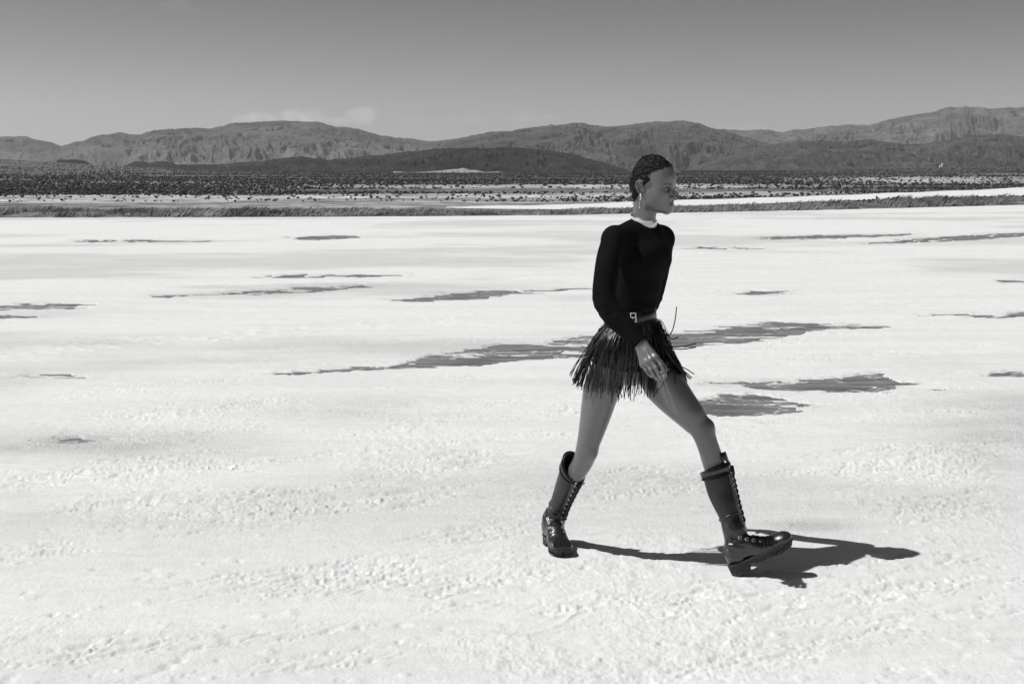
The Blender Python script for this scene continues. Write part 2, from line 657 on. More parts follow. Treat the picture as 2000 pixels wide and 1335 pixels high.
# ---- materials of the land
m = Mat('salt_crust')
c = m.coord()
at = m.n('ShaderNodeAttribute', attribute_name='damp')
grain = m.noise(c, 190, 3, 0.7)
blot = m.noise(m.coord((1.0, 1.6, 1.0)), 9.0, 6, 0.65)
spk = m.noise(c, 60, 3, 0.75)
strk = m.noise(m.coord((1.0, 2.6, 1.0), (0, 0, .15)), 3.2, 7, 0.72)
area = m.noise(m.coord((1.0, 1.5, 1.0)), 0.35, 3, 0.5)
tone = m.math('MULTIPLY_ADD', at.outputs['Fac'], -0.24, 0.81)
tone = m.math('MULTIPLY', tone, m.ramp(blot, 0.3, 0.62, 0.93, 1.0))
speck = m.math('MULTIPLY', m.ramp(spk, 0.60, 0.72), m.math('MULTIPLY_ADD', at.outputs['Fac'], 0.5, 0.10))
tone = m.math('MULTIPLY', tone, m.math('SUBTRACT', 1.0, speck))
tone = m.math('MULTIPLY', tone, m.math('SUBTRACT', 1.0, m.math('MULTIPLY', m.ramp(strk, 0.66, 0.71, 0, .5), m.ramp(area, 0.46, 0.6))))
tone = m.math('MULTIPLY', tone, m.ramp(m.noise(m.coord((0.35, 1.6, 1)), 1.1, 6, .65), .35, .6, .94, 1.0))
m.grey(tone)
m.set(Roughness=0.85)
m.b.inputs['Specular IOR Level'].default_value = 0.25
rot_ = m.coord((1, 1, 1), (0, 0, math.radians(-24)))
mp_ = m.t.nodes.new('ShaderNodeMapping'); m.t.links.new(rot_, mp_.inputs['Vector']); mp_.inputs['Scale'].default_value = (0.9, 6.0, 1.0)
stn = m.noise(mp_.outputs[0], 2.6, 7, 0.66)
area2 = m.noise(m.coord((0.8, 1.3, 1.0)), 0.9, 3, 0.5)
stk = m.math('MULTIPLY', m.ramp(stn, 0.50, 0.64), m.ramp(area2, 0.42, 0.60))
b1_ = m.t.nodes.new('ShaderNodeBump')
b1_.inputs['Distance'].default_value = 0.016
b1_.inputs['Strength'].default_value = 0.22
m.t.links.new(stk, b1_.inputs['Height'])
med = m.noise(m.coord((1, 1.3, 1)), 16, 6, 0.68)
b2_ = m.t.nodes.new('ShaderNodeBump')
b2_.inputs['Distance'].default_value = 0.010
b2_.inputs['Strength'].default_value = 0.35
m.t.links.new(m.math('MULTIPLY', med, m.ramp(area, .35, .62, .35, 1.0)), b2_.inputs['Height'])
m.t.links.new(b1_.outputs[0], b2_.inputs['Normal'])
m.bump(m.math('ADD', grain, m.math('MULTIPLY', spk, m.math('MULTIPLY_ADD', at.outputs['Fac'], 2.6, 1.2))), 0.0034, 0.8)
for n_ in m.t.nodes:
    if n_.type == 'BUMP' and n_ not in (b1_, b2_): m.t.links.new(b2_.outputs[0], n_.inputs['Normal'])
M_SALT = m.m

m = Mat('brine')
c = m.coord((0.6, 2.2, 1))
n1 = m.noise(c, 3.0, 6, 0.65)
vn = m.noise(m.coord((1, 1.3, 1)), 0.9, 5, 0.6)
vein = m.ramp(m.math('ABSOLUTE', m.math('SUBTRACT', vn, 0.5)), 0.0, 0.010, 1.0, 0.0)
g = m.ramp(n1, 0.35, 0.65, 0.12, 0.25)
m.grey(m.math('ADD', g, m.math('ADD', m.math('MULTIPLY', vein, 0.38), m.ramp(m.noise(m.coord((.5, 2.5, 1)), 2.2, 7, .75), .62, .68, 0, .35))))
m.set(Roughness=0.55)
m.b.inputs['Specular IOR Level'].default_value = 0.35
m.bump(m.noise(m.coord(), 40, 4, .6), 0.003, 0.6)
M_BRINE = m.m

m = Mat('desert_soil')
c = m.coord()
at = m.n('ShaderNodeAttribute', attribute_name='tone')
n1 = m.noise(m.coord((0.5, 1.0, 1)), 0.10, 8, 0.75)
n2 = m.noise(c, 0.45, 6, 0.8)
tone = m.math('MULTIPLY', at.outputs['Fac'], m.ramp(n1, 0.35, 0.65, 0.6, 1.45))
tone = m.math('MULTIPLY', tone, m.ramp(n2, 0.40, 0.60, 0.55, 1.5))
m.grey(tone)
m.set(Roughness=0.95)
m.b.inputs['Specular IOR Level'].default_value = 0.1
m.bump(n2, 0.15, 0.5)
M_SOIL = m.m

m = Mat('base_ground')
g_ = m.n('ShaderNodeNewGeometry')
sx_ = m.n('ShaderNodeSeparateXYZ'); m.t.links.new(g_.outputs['Position'], sx_.inputs[0])
d_ = m.math('SUBTRACT', sx_.outputs[1], m.math('MULTIPLY_ADD', sx_.outputs[0], 0.25, 53.0))
m.grey(m.math('MULTIPLY_ADD', m.ramp(d_, -0.5, 0.5), -0.5, 0.72))
m.set(Roughness=0.95)
M_BASE = m.m

# ---- one sheet under everything, out to the horizon all round
rings = np.concatenate([[0.0], np.geomspace(1.0, 12000, 110)])
azs = np.linspace(0, 2 * np.pi, 361)
R_, A_ = np.meshgrid(rings, azs, indexing='ij')
gx, gy = R_ * np.sin(A_), R_ * np.cos(A_)
gz = -0.07 - 0.9 * sstep(60, 400, R_) - 12 * sstep(2000, 9000, R_)
nr, na = R_.shape
ii, jj = np.meshgrid(np.arange(nr - 1), np.arange(na - 1), indexing='ij')
Fq = np.stack([ii * na + jj, (ii + 1) * na + jj, (ii + 1) * na + jj + 1, ii * na + jj + 1], -1).reshape(-1, 4)[:, ::-1]
o = mesh_np('ground', np.stack([gx, gy, gz], -1).reshape(-1, 3), Fq, M_BASE)
tag(o, 'wide flat desert ground running out to the horizon', None, kind='structure')

# ---- the salt flat with its crust
NROW, NCOL = 760, 1120
acol = np.concatenate([np.linspace(-0.75, -0.40, 60, endpoint=False), np.linspace(-0.40, 0.40, NCOL - 120, endpoint=False), np.linspace(0.40, 0.75, 60)])
Yend = edge_a(acol)
py_end = 335 + CAM_Z * F_PX / Yend
pyn = 1560.0
tt = np.linspace(0, 1, NROW)[:, None]
PYs = pyn + (py_end[None, :] - pyn) * tt
Ysalt = CAM_Z * F_PX / (PYs - 335)
Xsalt = Ysalt * acol[None, :]
hs, damp = salt_height(Xsalt, Ysalt)


marks = np.zeros_like(hs)


def stamp(px, py, fn, reach):
    """work a small mark into the crust round one place of the flat"""
    Yc = ground_Y(py); Xc = (px - 1000) / F_PX * Yc
    c0 = np.searchsorted(acol, (Xc - reach) / (Yc + reach * .5)); c1 = np.searchsorted(acol, (Xc + reach) / (Yc - reach * .5))
    cm_ = min(max((c0 + c1) // 2, 0), NCOL - 1)
    col = Ysalt[:, cm_]
    r0 = np.searchsorted(col, Yc - reach); r1_ = np.searchsorted(col, Yc + reach)
    if r1_ <= r0 or c1 <= c0: return
    xx = Xsalt[r0:r1_, c0:c1] - Xc; yy = Ysalt[r0:r1_, c0:c1] - Yc
    marks[r0:r1_, c0:c1] += fn(xx, yy, Xsalt[r0:r1_, c0:c1], Ysalt[r0:r1_, c0:c1])


FIELDS = [  # (column, row, half width, half height, number of furrows, depth, angle)
    (415, 905, 45, 16, 26, 1.5, 6), (230, 915, 210, 18, 60, 1.0, 14), (60, 940, 80, 12, 22, 1.2, 16), (560, 985, 230, 42, 190, .9, 22),
    (760, 960, 130, 30, 60, .8, 20), (250, 985, 110, 12, 16, 1.3, 22), (60, 1085, 90, 22, 34, 1.0, 20), (620, 1130, 240, 60, 110, .9, 24), (950, 1120, 130, 80, 70, .8, 26),
    (880, 890, 120, 22, 60, 1.0, 12), (1250, 950, 200, 40, 90, .7, 18), (1780, 890, 230, 60, 170, .9, 14), (1250, 1190, 260, 60, 60, .8, 24), (1700, 1170, 300, 70, 130, .8, 22),
    (1850, 980, 160, 35, 70, .8, 12), (1500, 1290, 400, 60, 60, .7, 26), (200, 1290, 260, 50, 50, .9, 30), (650, 1270, 200, 40, 30, .8, 30), (300, 830, 280, 60, 110, .8, 8), (1000, 820, 380, 50, 120, .8, 8),
    (1750, 780, 260, 60, 110, .7, 8), (600, 720, 500, 40, 120, .9, 6), (1500, 700, 400, 40, 80, .8, 6),
]
rf = np.random.RandomState(21)
for (fx_, fy_, fw_, fh_, fn_, dp_, an_) in FIELDS:
    # marks gather in loose rows
    nrow_ = max(3, fn_ // 9)
    rows_ = rf.normal(0, .55, nrow_)
    for q in range(fn_):
        t_ = rf.normal(0, .5)
        qx_ = fx_ + t_ * fw_
        qy_ = fy_ + rows_[rf.randint(nrow_)] * fh_ + rf.normal(0, .06) * fh_ - t_ * fw_ * .10
        Yc_ = ground_Y(max(qy_, 440))
        sc_ = (Yc_ / 7.0) ** .7
        L_ = rf.gamma(3.0, .036) * sc_ + .04; W_ = rf.uniform(.012, .022) * sc_
        D_ = dp_ * rf.uniform(.4, 1.2) * .0085 * sc_
        th_ = math.radians(an_ + rf.normal(0, 9)); ct, sn = math.cos(th_), math.sin(th_)
        bend = rf.normal(0, .25)

        def furrow(xx, yy, X, Y, L_=L_, W_=W_, D_=D_, ct=ct, sn=sn, bend=bend):
            u = xx * ct + yy * sn; v = -xx * sn + yy * ct + bend * (xx * ct + yy * sn) ** 2 / L_
            g1 = vnoise(X * 70, Y * 38); g2 = vnoise(X * 26 + 5, Y * 18)
            w = W_ * (.5 + 1.1 * g2)
            e = np.exp(-(np.abs(u) / L_) ** 3)
            tr = np.exp(-(v / w) ** 2)
            rim = np.exp(-((v + w * 1.9) / (w * 1.2)) ** 2)
            return e * (-D_ * tr * (.5 + 1.0 * g1) + D_ * .35 * rim * (.4 + .9 * g2))
        stamp(qx_, qy_, furrow, L_ * 1.3 + .05)
for q in range(260):     # scattered pits and crumbs
    qx_ = rf.uniform(-40, 2040); qy_ = 1335 - abs(rf.normal(0, 260))
    if qy_ < 640: continue
    r_ = rf.uniform(.010, .030); D_ = rf.choice([-1, 1]) * rf.uniform(.003, .008)
    stamp(qx_, qy_, lambda xx, yy, X, Y, r_=r_, D_=D_: D_ * np.exp(-((xx / r_) ** 2 + (yy / r_ * .8) ** 2) ** 1.4) * (.5 + vnoise(X * 60, Y * 40)), r_ * 3)
lim_ = np.clip((Ysalt / 7.0) ** .7, .8, 2.5)
hs += np.clip(marks, -.013 * lim_, .0055 * lim_) * (hs > -.009)
Yw = Ysalt.copy(); Yw[-1] += 0.5 * (fbm(Xsalt[-1] * 1.3, Xsalt[-1] * 0, 3) - 0.2)
Vs = np.stack([Xsalt, Yw, hs], -1).reshape(-1, 3)
ii, jj = np.meshgrid(np.arange(NROW - 1), np.arange(NCOL - 1), indexing='ij')
Fq = np.stack([ii * NCOL + jj, ii * NCOL + jj + 1, (ii + 1) * NCOL + jj + 1, (ii + 1) * NCOL + jj], -1).reshape(-1, 4)
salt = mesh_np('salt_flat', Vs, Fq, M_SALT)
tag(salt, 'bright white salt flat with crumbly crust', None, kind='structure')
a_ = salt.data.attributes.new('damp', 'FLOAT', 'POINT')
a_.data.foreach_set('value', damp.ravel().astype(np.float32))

for pl in POOLS:
    a = np.array(pl)
    xs_ = np.linspace(a[0, 0] - 90, a[-1, 0] + 90, 40)
    top = np.interp(xs_, a[:, 0], a[:, 1]) - 7 * np.clip((a[:, 2].mean() - 335) / 400, .22, 1)
    bot = np.interp(xs_, a[:, 0], a[:, 2]) + 9 * np.clip((a[:, 2].mean() - 335) / 400, .22, 1)
    V = []
    for q, t_, b_ in zip(xs_, top, bot):
        for r in (t_, b_):
            Y = CAM_Z * F_PX / (r - 335)
            V.append(((q - 1000) / F_PX * Y, Y, -0.011))
    Fp = [(2 * i, 2 * i + 1, 2 * i + 3, 2 * i + 2) for i in range(39)]
    o = mesh_py('pool', V, Fp, M_BRINE)
    tag(o, 'flat grey patch of shallow brine in the salt', None, kind='structure')

# ---- the desert plain behind the salt
EP = np.array([(-1500, 60), (-700, 48), (0, 25), (100, 19), (200, 12), (400, 1.5), (800, -2.5), (1300, -2.5), (1500, 0), (1600, 2), (1700, 4.5), (1800, 7.5), (2000, 10.5), (2700, 18), (3500, 25)])


def plain_z(x, y):
    a = x / np.maximum(y, 1) * F_PX + 1000
    e = np.interp(a, EP[:, 0], EP[:, 1]) / F_PX
    return sstep(180, 1500, y) * (CAM_Z + e * y)


KEY = {  # albedo bands down the picture: (row, value) at photo columns
    -200: [(300, .13), (345, .12), (356, .15), (362, .10), (379, .09), (382, .36), (396, .33), (399, .20), (425, .17)],
    300: [(300, .15), (335, .14), (352, .12), (357, .30), (361, .12), (379, .10), (383, .42), (395, .36), (399, .24), (425, .17)],
    900: [(300, .10), (350, .09), (359, .11), (362, .42), (367, .34), (369, .13), (377, .16), (380, .45), (390, .38), (395, .27), (425, .2)],
    1400: [(300, .10), (344, .10), (357, .13), (362, .40), (366, .42), (369, .14), (374, .2), (376, .42), (382, .40), (384, .16), (425, .16)],
    1800: [(300, .09), (343, .10), (348, .40), (354, .40), (358, .26), (361, .13), (370, .11), (425, .13)],
    2200: [(300, .09), (335, .10), (341, .35), (346, .25), (352, .14), (360, .12), (425, .13)],
}


def plain_tone(px, py):
    ks = sorted(KEY)
    vals = np.stack([np.interp(py, *zip(*KEY[k])) for k in ks], 0)
    t = np.clip(np.interp(px, ks, range(len(ks))), 0, len(ks) - 1.001)
    i = t.astype(int); f = t - i
    return np.take_along_axis(vals, i[None], 0)[0] * (1 - f) + np.take_along_axis(vals, i[None] + 1, 0)[0] * f


pa = np.linspace(-0.85, 0.85, 620)
YE = edge_a(pa)
rt = np.linspace(0, 1, 330)[:, None]
Yp = YE[None, :] * (1900 / YE[None, :]) ** rt
Xp = Yp * pa[None, :]
Zp = plain_z(Xp, Yp)
Zp = Zp + 0.12 * (fbm(Xp * 0.05, Yp * 0.05, 3) - 0.5) * sstep(70, 120, Yp) - 0.03
qx, qy = project(Xp, Yp, Zp)
wob = (fbm(qx * 0.006, qy * 0.05, 4) - 0.5) * 6
tn = plain_tone(qx, qy + wob)
Vp = np.stack([Xp, Yp, Zp], -1).reshape(-1, 3)
nr, nc = Yp.shape
ii, jj = np.meshgrid(np.arange(nr - 1), np.arange(nc - 1), indexing='ij')
Fq = np.stack([ii * nc + jj, ii * nc + jj + 1, (ii + 1) * nc + jj + 1, (ii + 1) * nc + jj], -1).reshape(-1, 4)
plain = mesh_np('desert_plain', Vp, Fq, M_SOIL)
tag(plain, 'grey scrub plain between the salt and the mountains', None, kind='structure')
plain.data.attributes.new('tone', 'FLOAT', 'POINT').data.foreach_set('value', tn.ravel().astype(np.float32))

# ---- second strip of bare salt behind the grass bank
ss = [(872, 404.5, 405.5), (920, 402.5, 407), (1000, 401, 408), (1100, 399.5, 409), (1200, 395.5, 409), (1320, 391, 403), (1500, 385.5, 397), (1600, 382.5, 393), (1750, 376.5, 389), (1900, 371, 384), (2000, 366, 382), (2300, 352, 372), (2700, 345, 362)]
a = np.array(ss)
xs_ = np.linspace(872, 2700, 260)
V = []
for q in xs_:
    t_ = np.interp(q, a[:, 0], a[:, 1]) + 0.5 * math.sin(q * 0.05) * (q > 900); b_ = np.interp(q, a[:, 0], a[:, 2])
    for k in range(5):
        r = t_ + (b_ - t_) * k / 4
        Y = CAM_Z * F_PX / (r - 335)
        V.append(((q - 1000) / F_PX * Y, Y, 0.02 if 0 < k < 4 else -0.0))
Fp = []
for i in range(259):
    for k in range(4):
        Fp.append((5 * i + k, 5 * i + k + 1, 5 * i + k + 6, 5 * i + k + 5))
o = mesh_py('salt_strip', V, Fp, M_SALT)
tag(o, 'long white strip of bare salt behind the grass bank', None, kind='structure')

# ---- grass bank along the edge of the salt
bx = np.linspace(-75, 75, 700)
prof = np.array([0, .12, .30, .55, .8, 1.0])
wid = np.interp(bx, [-20, 25], [7.0, 6.0])
HT = ([-18, -6, 0, 7, 13, 19, 25], [.30, .25, .16, .23, .33, .40, .38])
hb = np.interp(bx, *HT) * .45 + 0.05 * (fbm(bx * .35, bx * 0, 3) - .5)
hk = np.array([-0.05, .7, 1.0, .85, .45, -0.2])
Xb = np.repeat(bx[:, None], 6, 1)
off = 0.35 * (fbm(bx * 0.8, bx * 0 + 3, 4) - 0.5)
Yb = edge_x(bx)[:, None] + off[:, None] - 0.1 + prof[None] * wid[:, None]
Zb = hb[:, None] * hk[None]
Vb = np.stack([Xb, Yb, Zb], -1).reshape(-1, 3)
ii, jj = np.meshgrid(np.arange(699), np.arange(5), indexing='ij')
Fq = np.stack([ii * 6 + jj, (ii + 1) * 6 + jj, (ii + 1) * 6 + jj + 1, ii * 6 + jj + 1], -1).reshape(-1, 4)
bank = mesh_np('bank', Vb, Fq, M_SOIL)
tag(bank, 'low earth bank at the edge of the salt flat', None, kind='structure')
bank.data.attributes.new('tone', 'FLOAT', 'POINT').data.foreach_set('value', np.full(len(Vb), .13, np.float32))

m = Mat('dry_grass')
at = m.n('ShaderNodeAttribute', attribute_name='tone')
m.grey(at.outputs['Fac'])
m.set(Roughness=0.8)
m.b.inputs['Specular IOR Level'].default_value = 0.2
M_GRASS = m.m

NT, NB = 14500, 6
tx = RNG.uniform(-38, 46, NT)
tf = RNG.uniform(0, 1, NT) ** 1.15
keep = fbm(tx * 0.9, tf * 4, 3) > 0.40
tx, tf = tx[keep], tf[keep]
NT = len(tx)
tw = np.interp(tx, [-20, 25], [7.0, 6.0])
ty = edge_x(tx) + 0.35 * (np.interp(tx, bx, fbm(bx * 0.8, bx * 0 + 3, 4)) - 0.5) - 0.05 + tf * tw
tz = np.interp(tx, bx, hb) * np.interp(tf, prof, hk)
th = np.interp(tx, *HT) * (0.25 + 1.0 * fbm(tx * 0.9, ty * 0.7, 3)) * (1.0 - 0.45 * tf) * RNG.uniform(.7, 1.2, NT)
tone_t = 0.06 + 0.34 * fbm(tx * 1.1, ty * 1.2, 4) ** 1.3
Vg, Fg, Tg = [], [], []
bxx = np.repeat(tx, NB) + RNG.normal(0, .09, NT * NB)
byy = np.repeat(ty, NB) + RNG.normal(0, .09, NT * NB)
bzz = np.repeat(tz, NB) - 0.02
bh = np.repeat(th, NB) * RNG.uniform(.6, 1.15, NT * NB)
lean = RNG.normal(0.65, 0.35, NT * NB) * bh
leany = RNG.normal(0, 0.3, NT * NB) * bh
wd = RNG.uniform(.010, .026, NT * NB)
ang = RNG.uniform(0, np.pi, NT * NB)
dx_, dy_ = np.cos(ang) * wd, np.sin(ang) * wd
p0 = np.stack([bxx - dx_, byy - dy_, bzz], -1); p1 = np.stack([bxx + dx_, byy + dy_, bzz], -1)
p2 = np.stack([bxx + lean * .45 + dx_ * .7, byy + leany * .45 + dy_ * .7, bzz + bh * .62], -1)
p3 = np.stack([bxx + lean, byy + leany, bzz + bh], -1)
Vg = np.stack([p0, p1, p2, p3], 1).reshape(-1, 3)
Fg = (np.arange(NT * NB) * 4)[:, None] + np.array([0, 1, 2, 3])[None]
o = mesh_np('grass', Vg, Fg, M_GRASS, smooth=False)
tag(o, 'wind-bent dry grass on the bank at the edge of the salt', 'grass', kind='stuff')
tg = np.repeat(np.repeat(tone_t, NB) * RNG.uniform(.7, 1.35, NT * NB), 4)
o.data.attributes.new('tone', 'FLOAT', 'POINT').data.foreach_set('value', tg.astype(np.float32))

# ---- shrubs
M_SHRUB = simple('shrub_leaves', 0.06, 0.9, 0.1, var=0.5, vscale=.8)
ICO_V = []
ph = (1 + 5 ** .5) / 2
for s1 in (-1, 1):
    for s2 in (-ph, ph):
        ICO_V += [(0, s1, s2), (s1, s2, 0), (s2, 0, s1)]
ICO_V = np.array(ICO_V) / math.sqrt(1 + ph * ph)
bmq = bmesh.new()
for v in ICO_V: bmq.verts.new(v)
bmesh.ops.convex_hull(bmq, input=bmq.verts)
bmq.verts.ensure_lookup_table(); bmq.verts.index_update()
ICO_F = np.array([[v.index for v in f.verts] for f in bmq.faces])
ICO_V = np.array([v.co[:] for v in bmq.verts])
bmq.free()


def shrub_density(px, py):
    """how thickly the scrub stands, 0..1, bands across the plain"""
    dark = 1 - sstep(.14, .36, plain_tone(px, py))
    return np.clip(0.10 + dark, 0, 1) * (0.55 + 0.9 * fbm(px * .02, py * .3, 3))


cand = 92000
cpx = RNG.uniform(-900, 2800, cand)
cY = 78.0 * (1350 / 78.0) ** (RNG.uniform(0, 1, cand) ** 1.1)
cX = (cpx - 1000) / F_PX * cY
_, cpy = project(cX, cY, plain_z(cX, cY))
ok = (cY > edge_x(cX) + 7.5) & (RNG.uniform(0, 1, cand) < shrub_density(cpx, cpy) * 0.95)
ok &= (fbm(cX * .02, cY * .05, 3) > .40)
st_t = np.interp(cpx, a[:, 0], a[:, 1]); st_b = np.interp(cpx, a[:, 0], a[:, 2])
ok &= ~((cpx > 872) & (cpy > st_t - 0.8) & (cpy < st_b + 0.8))
cX, cY, cpx = cX[ok], cY[ok], cpx[ok]
cs = 0.85 * (.055 + .15 * RNG.uniform(0, 1, len(cX)) ** 1.8) * np.interp(cY, [70, 110, 200, 600], [.55, .85, 1.3, 2.4]) * np.interp(cY, [600, 1350], [1, 1.5])
print('scrub', len(cX))
order = np.argsort(-(cs / cY) * ((cpx > 0) & (cpx < 2000)))
near_i, far_i = order[:300], order[300:]
shrub_meshes = []
for k in range(6):
    b = MB()
    rr = random.Random(k)
    for q in range(16):
        an = rr.uniform(0, 6.28); rad = rr.uniform(0.1, .75)
        top_ = Vector((math.cos(an) * rad, math.sin(an) * rad, rr.uniform(.45, 1.0) * (1.25 - rad * .6)))
        for w in range(3):
            c_ = top_ * rr.uniform(.5, 1) + Vector((rr.uniform(-.2, .2), rr.uniform(-.2, .2), rr.uniform(-.1, .1)))
            s_ = rr.uniform(.10, .2)
            V = [c_ + Vector((rr.uniform(-1, 1), rr.uniform(-1, 1), rr.uniform(-1, 1))) * s_ for _ in range(4)]
            b.add(V, [(0, 1, 2), (0, 2, 3), (0, 3, 1), (1, 3, 2)])
        b.tube([(0, 0, 0), top_], [.03, .012], 3, cap=False)
    me = bpy.data.meshes.new('shrub')
    me.from_pydata([tuple(v) for v in b.V], [], b.F); me.materials.append(M_SHRUB)
    shrub_meshes.append(me)
for n, i in enumerate(near_i):
    o = bpy.data.objects.new('shrub', shrub_meshes[n % 6])
    COL.objects.link(o)
    o.location = (cX[i], cY[i], float(plain_z(cX[i], cY[i])) - .04)
    s = cs[i] * 1.25
    o.scale = (s * 1.25, s * 1.25, s * .95)
    o.rotation_euler.z = RNG.uniform(0, 6.28)
    tag(o, 'small dark desert shrub on the pale plain behind the salt', 'shrub', 'shrubs on the plain behind the salt')
nf = len(far_i)
jit = RNG.uniform(.55, 1.25, (nf, 12, 1))
Vf = ICO_V[None] * jit
Vf = Vf * (cs[far_i][:, None, None]) * np.array([1.3, 1.3, .85])[None, None]
Vf[:, :, 0] += cX[far_i][:, None]; Vf[:, :, 1] += cY[far_i][:, None]
Vf[:, :, 2] += (plain_z(cX[far_i], cY[far_i]) + cs[far_i] * .35)[:, None]
Ff = (np.arange(nf) * 12)[:, None, None] + ICO_F[None]
o = mesh_np('scrub', Vf.reshape(-1, 3), Ff.reshape(-1, 3), M_SHRUB, smooth=False)
tag(o, 'dark scrub thickly covering the far plain', 'scrub', kind='stuff')

# lone dark bush standing on the bank at the right
b = MB()
rr = random.Random(3)
for q in range(60):
    an = rr.uniform(0, 6.28); rad = rr.uniform(0, 1) * .5
    z = rr.uniform(0, 1)
    c_ = Vector((math.cos(an) * rad * (1 - z * .9) * .42, math.sin(an) * rad * (1 - z * .9) * .42, z * .26))
    s_ = .05
    V = [c_ + Vector((rr.uniform(-1, 1), rr.uniform(-1, 1), rr.uniform(-1, 1))) * s_ for _ in range(4)]
    b.add(V, [(0, 1, 2), (0, 2, 3), (0, 3, 1), (1, 3, 2)])
o = b.build('bush', M_SHRUB, smooth=False)
o.location = P(1713, 393, 67.5 + 3)
tag(o, 'single pointed dark bush standing up from the grass bank against the white salt strip', 'bush')


# ---- mountains
def rock(name, lo, hi, scale, light=None):
    m = Mat(name)
    c = m.coord()
    n1 = m.noise(c, 1 / scale, 8, 0.62)
    n2 = m.noise(m.coord((1, 1, 2.2)), 6 / scale, 6, 0.7)
    v = m.ramp(n1, 0.35, 0.65, lo, hi)
    v = m.math('MULTIPLY', v, m.ramp(n2, 0.3, 0.7, 0.62, 1.35))
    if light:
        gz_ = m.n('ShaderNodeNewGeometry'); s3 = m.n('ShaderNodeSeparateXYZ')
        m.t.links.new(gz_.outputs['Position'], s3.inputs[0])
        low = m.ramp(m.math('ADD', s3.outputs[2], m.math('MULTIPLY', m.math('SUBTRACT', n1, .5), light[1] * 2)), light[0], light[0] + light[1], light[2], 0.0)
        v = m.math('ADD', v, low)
    m.grey(v)
    m.set(Roughness=0.95)
    m.b.inputs['Specular IOR Level'].default_value = 0.05
    m.bump(m.math('ADD', n2, m.noise(c, 30 / scale, 5, .7)), scale * 0.04, 1.0)
    return m.m


def mountain(name, label, prof, Yr, Yf, base_py, mat, rough=.5, freq=1.0, seed=0, ncol=900, nrow=150, jag=1.0, relief=.74):
    """range seen with this skyline: crest at distance Yr, its foot at Yf; spurs and gullies run down to the foot"""
    pr = np.array(prof, float)
    px = np.linspace(pr[0, 0], pr[-1, 0], ncol)
    pyr = np.interp(px, pr[:, 0], pr[:, 1])
    k = np.array([1, 2, 3, 2, 1.]); k /= k.sum()
    pyr = np.convolve(np.pad(pyr, 2, 'edge'), k, 'valid')
    pyr += jag * ((fbm(px * .06 + seed, px * 0, 5, .6) - .5) * 5.0)
    H = (335 - pyr) / F_PX * Yr + CAM_Z
    base = (335 - base_py) / F_PX * Yf + CAM_Z
    s = np.concatenate([np.linspace(0, 1, nrow, endpoint=False), np.linspace(1, 1.5, 24)])
    A, S = np.meshgrid((px - 1000) / F_PX, s, indexing='ij')
    Hc = np.maximum(H - base, 1)[:, None]
    span = Yr - Yf
    # the crest wanders towards and away from the camera
    mean = Hc.mean()
    Yq = Yf + span * S * (1 + 0 * A)
    u = A * F_PX * freq / 120 + seed
    v = (Yq - Yf) / Yr * F_PX * freq / 120 * 0.8 + seed
    ssn = np.clip(S, 0, 1)
    wx = (fbm(u * .7 + 3, v * .7 + seed, 4) - .5) * 2.6
    wy = (fbm(u * .7 + 13, v * .7 + seed + 7, 4) - .5) * 2.6
    u = u + v * .35
    r = ridged(u + wx, v * .55 + wy, 6, rough)
    r2 = ridged(u * 2.6 + wx * 2, v * 1.9 + wy + 9, 5, rough)
    shape = ssn ** 1.1
    env = (4 * ssn * (1 - ssn)) ** .7
    r3 = ridged(u * 7.0 + wx * 2, v * 6 + seed + 19, 4, rough)
    h = Hc * (shape + env * ((r - .42) * relief + (r2 - .42) * relief * .55 + (r3 - .42) * relief * .34))
    lim = Hc * (0.04 + 0.96 * (ssn ** .7))
    h = np.minimum(h, lim * 1.02)
    h = np.maximum(h, Hc * -.05 * (1 - ssn) + 0)
    h = np.where(S > 1, Hc * (1 - (S - 1) * 1.6), h)
    Yy = Yf + span * S * (1 + 0 * A)
    # keep the crest on its skyline: height measured along the sight line of its own row
    Z = base * (1 - ssn) + ssn * base + h
    Xx = A * Yy
    V = np.stack([Xx, Yy, Z], -1).reshape(-1, 3)
    nr, nc = A.shape
    ii, jj = np.meshgrid(np.arange(nr - 1), np.arange(nc - 1), indexing='ij')
    Fq = np.stack([ii * nc + jj, (ii + 1) * nc + jj, (ii + 1) * nc + jj + 1, ii * nc + jj + 1], -1).reshape(-1, 4)
    o = mesh_np(name, V, Fq, mat)
    tag(o, label, None, kind='structure')
    return o


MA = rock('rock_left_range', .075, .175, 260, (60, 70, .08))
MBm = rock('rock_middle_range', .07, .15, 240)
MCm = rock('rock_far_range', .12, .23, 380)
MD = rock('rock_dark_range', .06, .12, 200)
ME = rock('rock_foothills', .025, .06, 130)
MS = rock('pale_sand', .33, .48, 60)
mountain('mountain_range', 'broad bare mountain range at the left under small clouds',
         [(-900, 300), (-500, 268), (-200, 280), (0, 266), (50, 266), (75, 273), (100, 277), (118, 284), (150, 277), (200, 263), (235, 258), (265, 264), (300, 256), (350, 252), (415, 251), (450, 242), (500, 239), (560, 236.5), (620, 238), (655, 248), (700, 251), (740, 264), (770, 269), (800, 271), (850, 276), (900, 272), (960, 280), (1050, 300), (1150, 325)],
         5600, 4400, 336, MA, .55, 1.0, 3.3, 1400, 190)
mountain('mountain_range', 'bare mountain range behind the woman\'s head, second from the right',
         [(760, 330), (820, 292), (860, 276), (900, 269), (960, 258), (1000, 255), (1050, 247), (1100, 243), (1135, 240), (1160, 245), (1200, 247), (1240, 241), (1280, 238), (1330, 235), (1365, 240), (1400, 253), (1450, 266), (1500, 280), (1560, 296), (1650, 315), (1750, 330)],
         5000, 3900, 337, MBm, .55, 1.1, 12.1, 1150, 180)
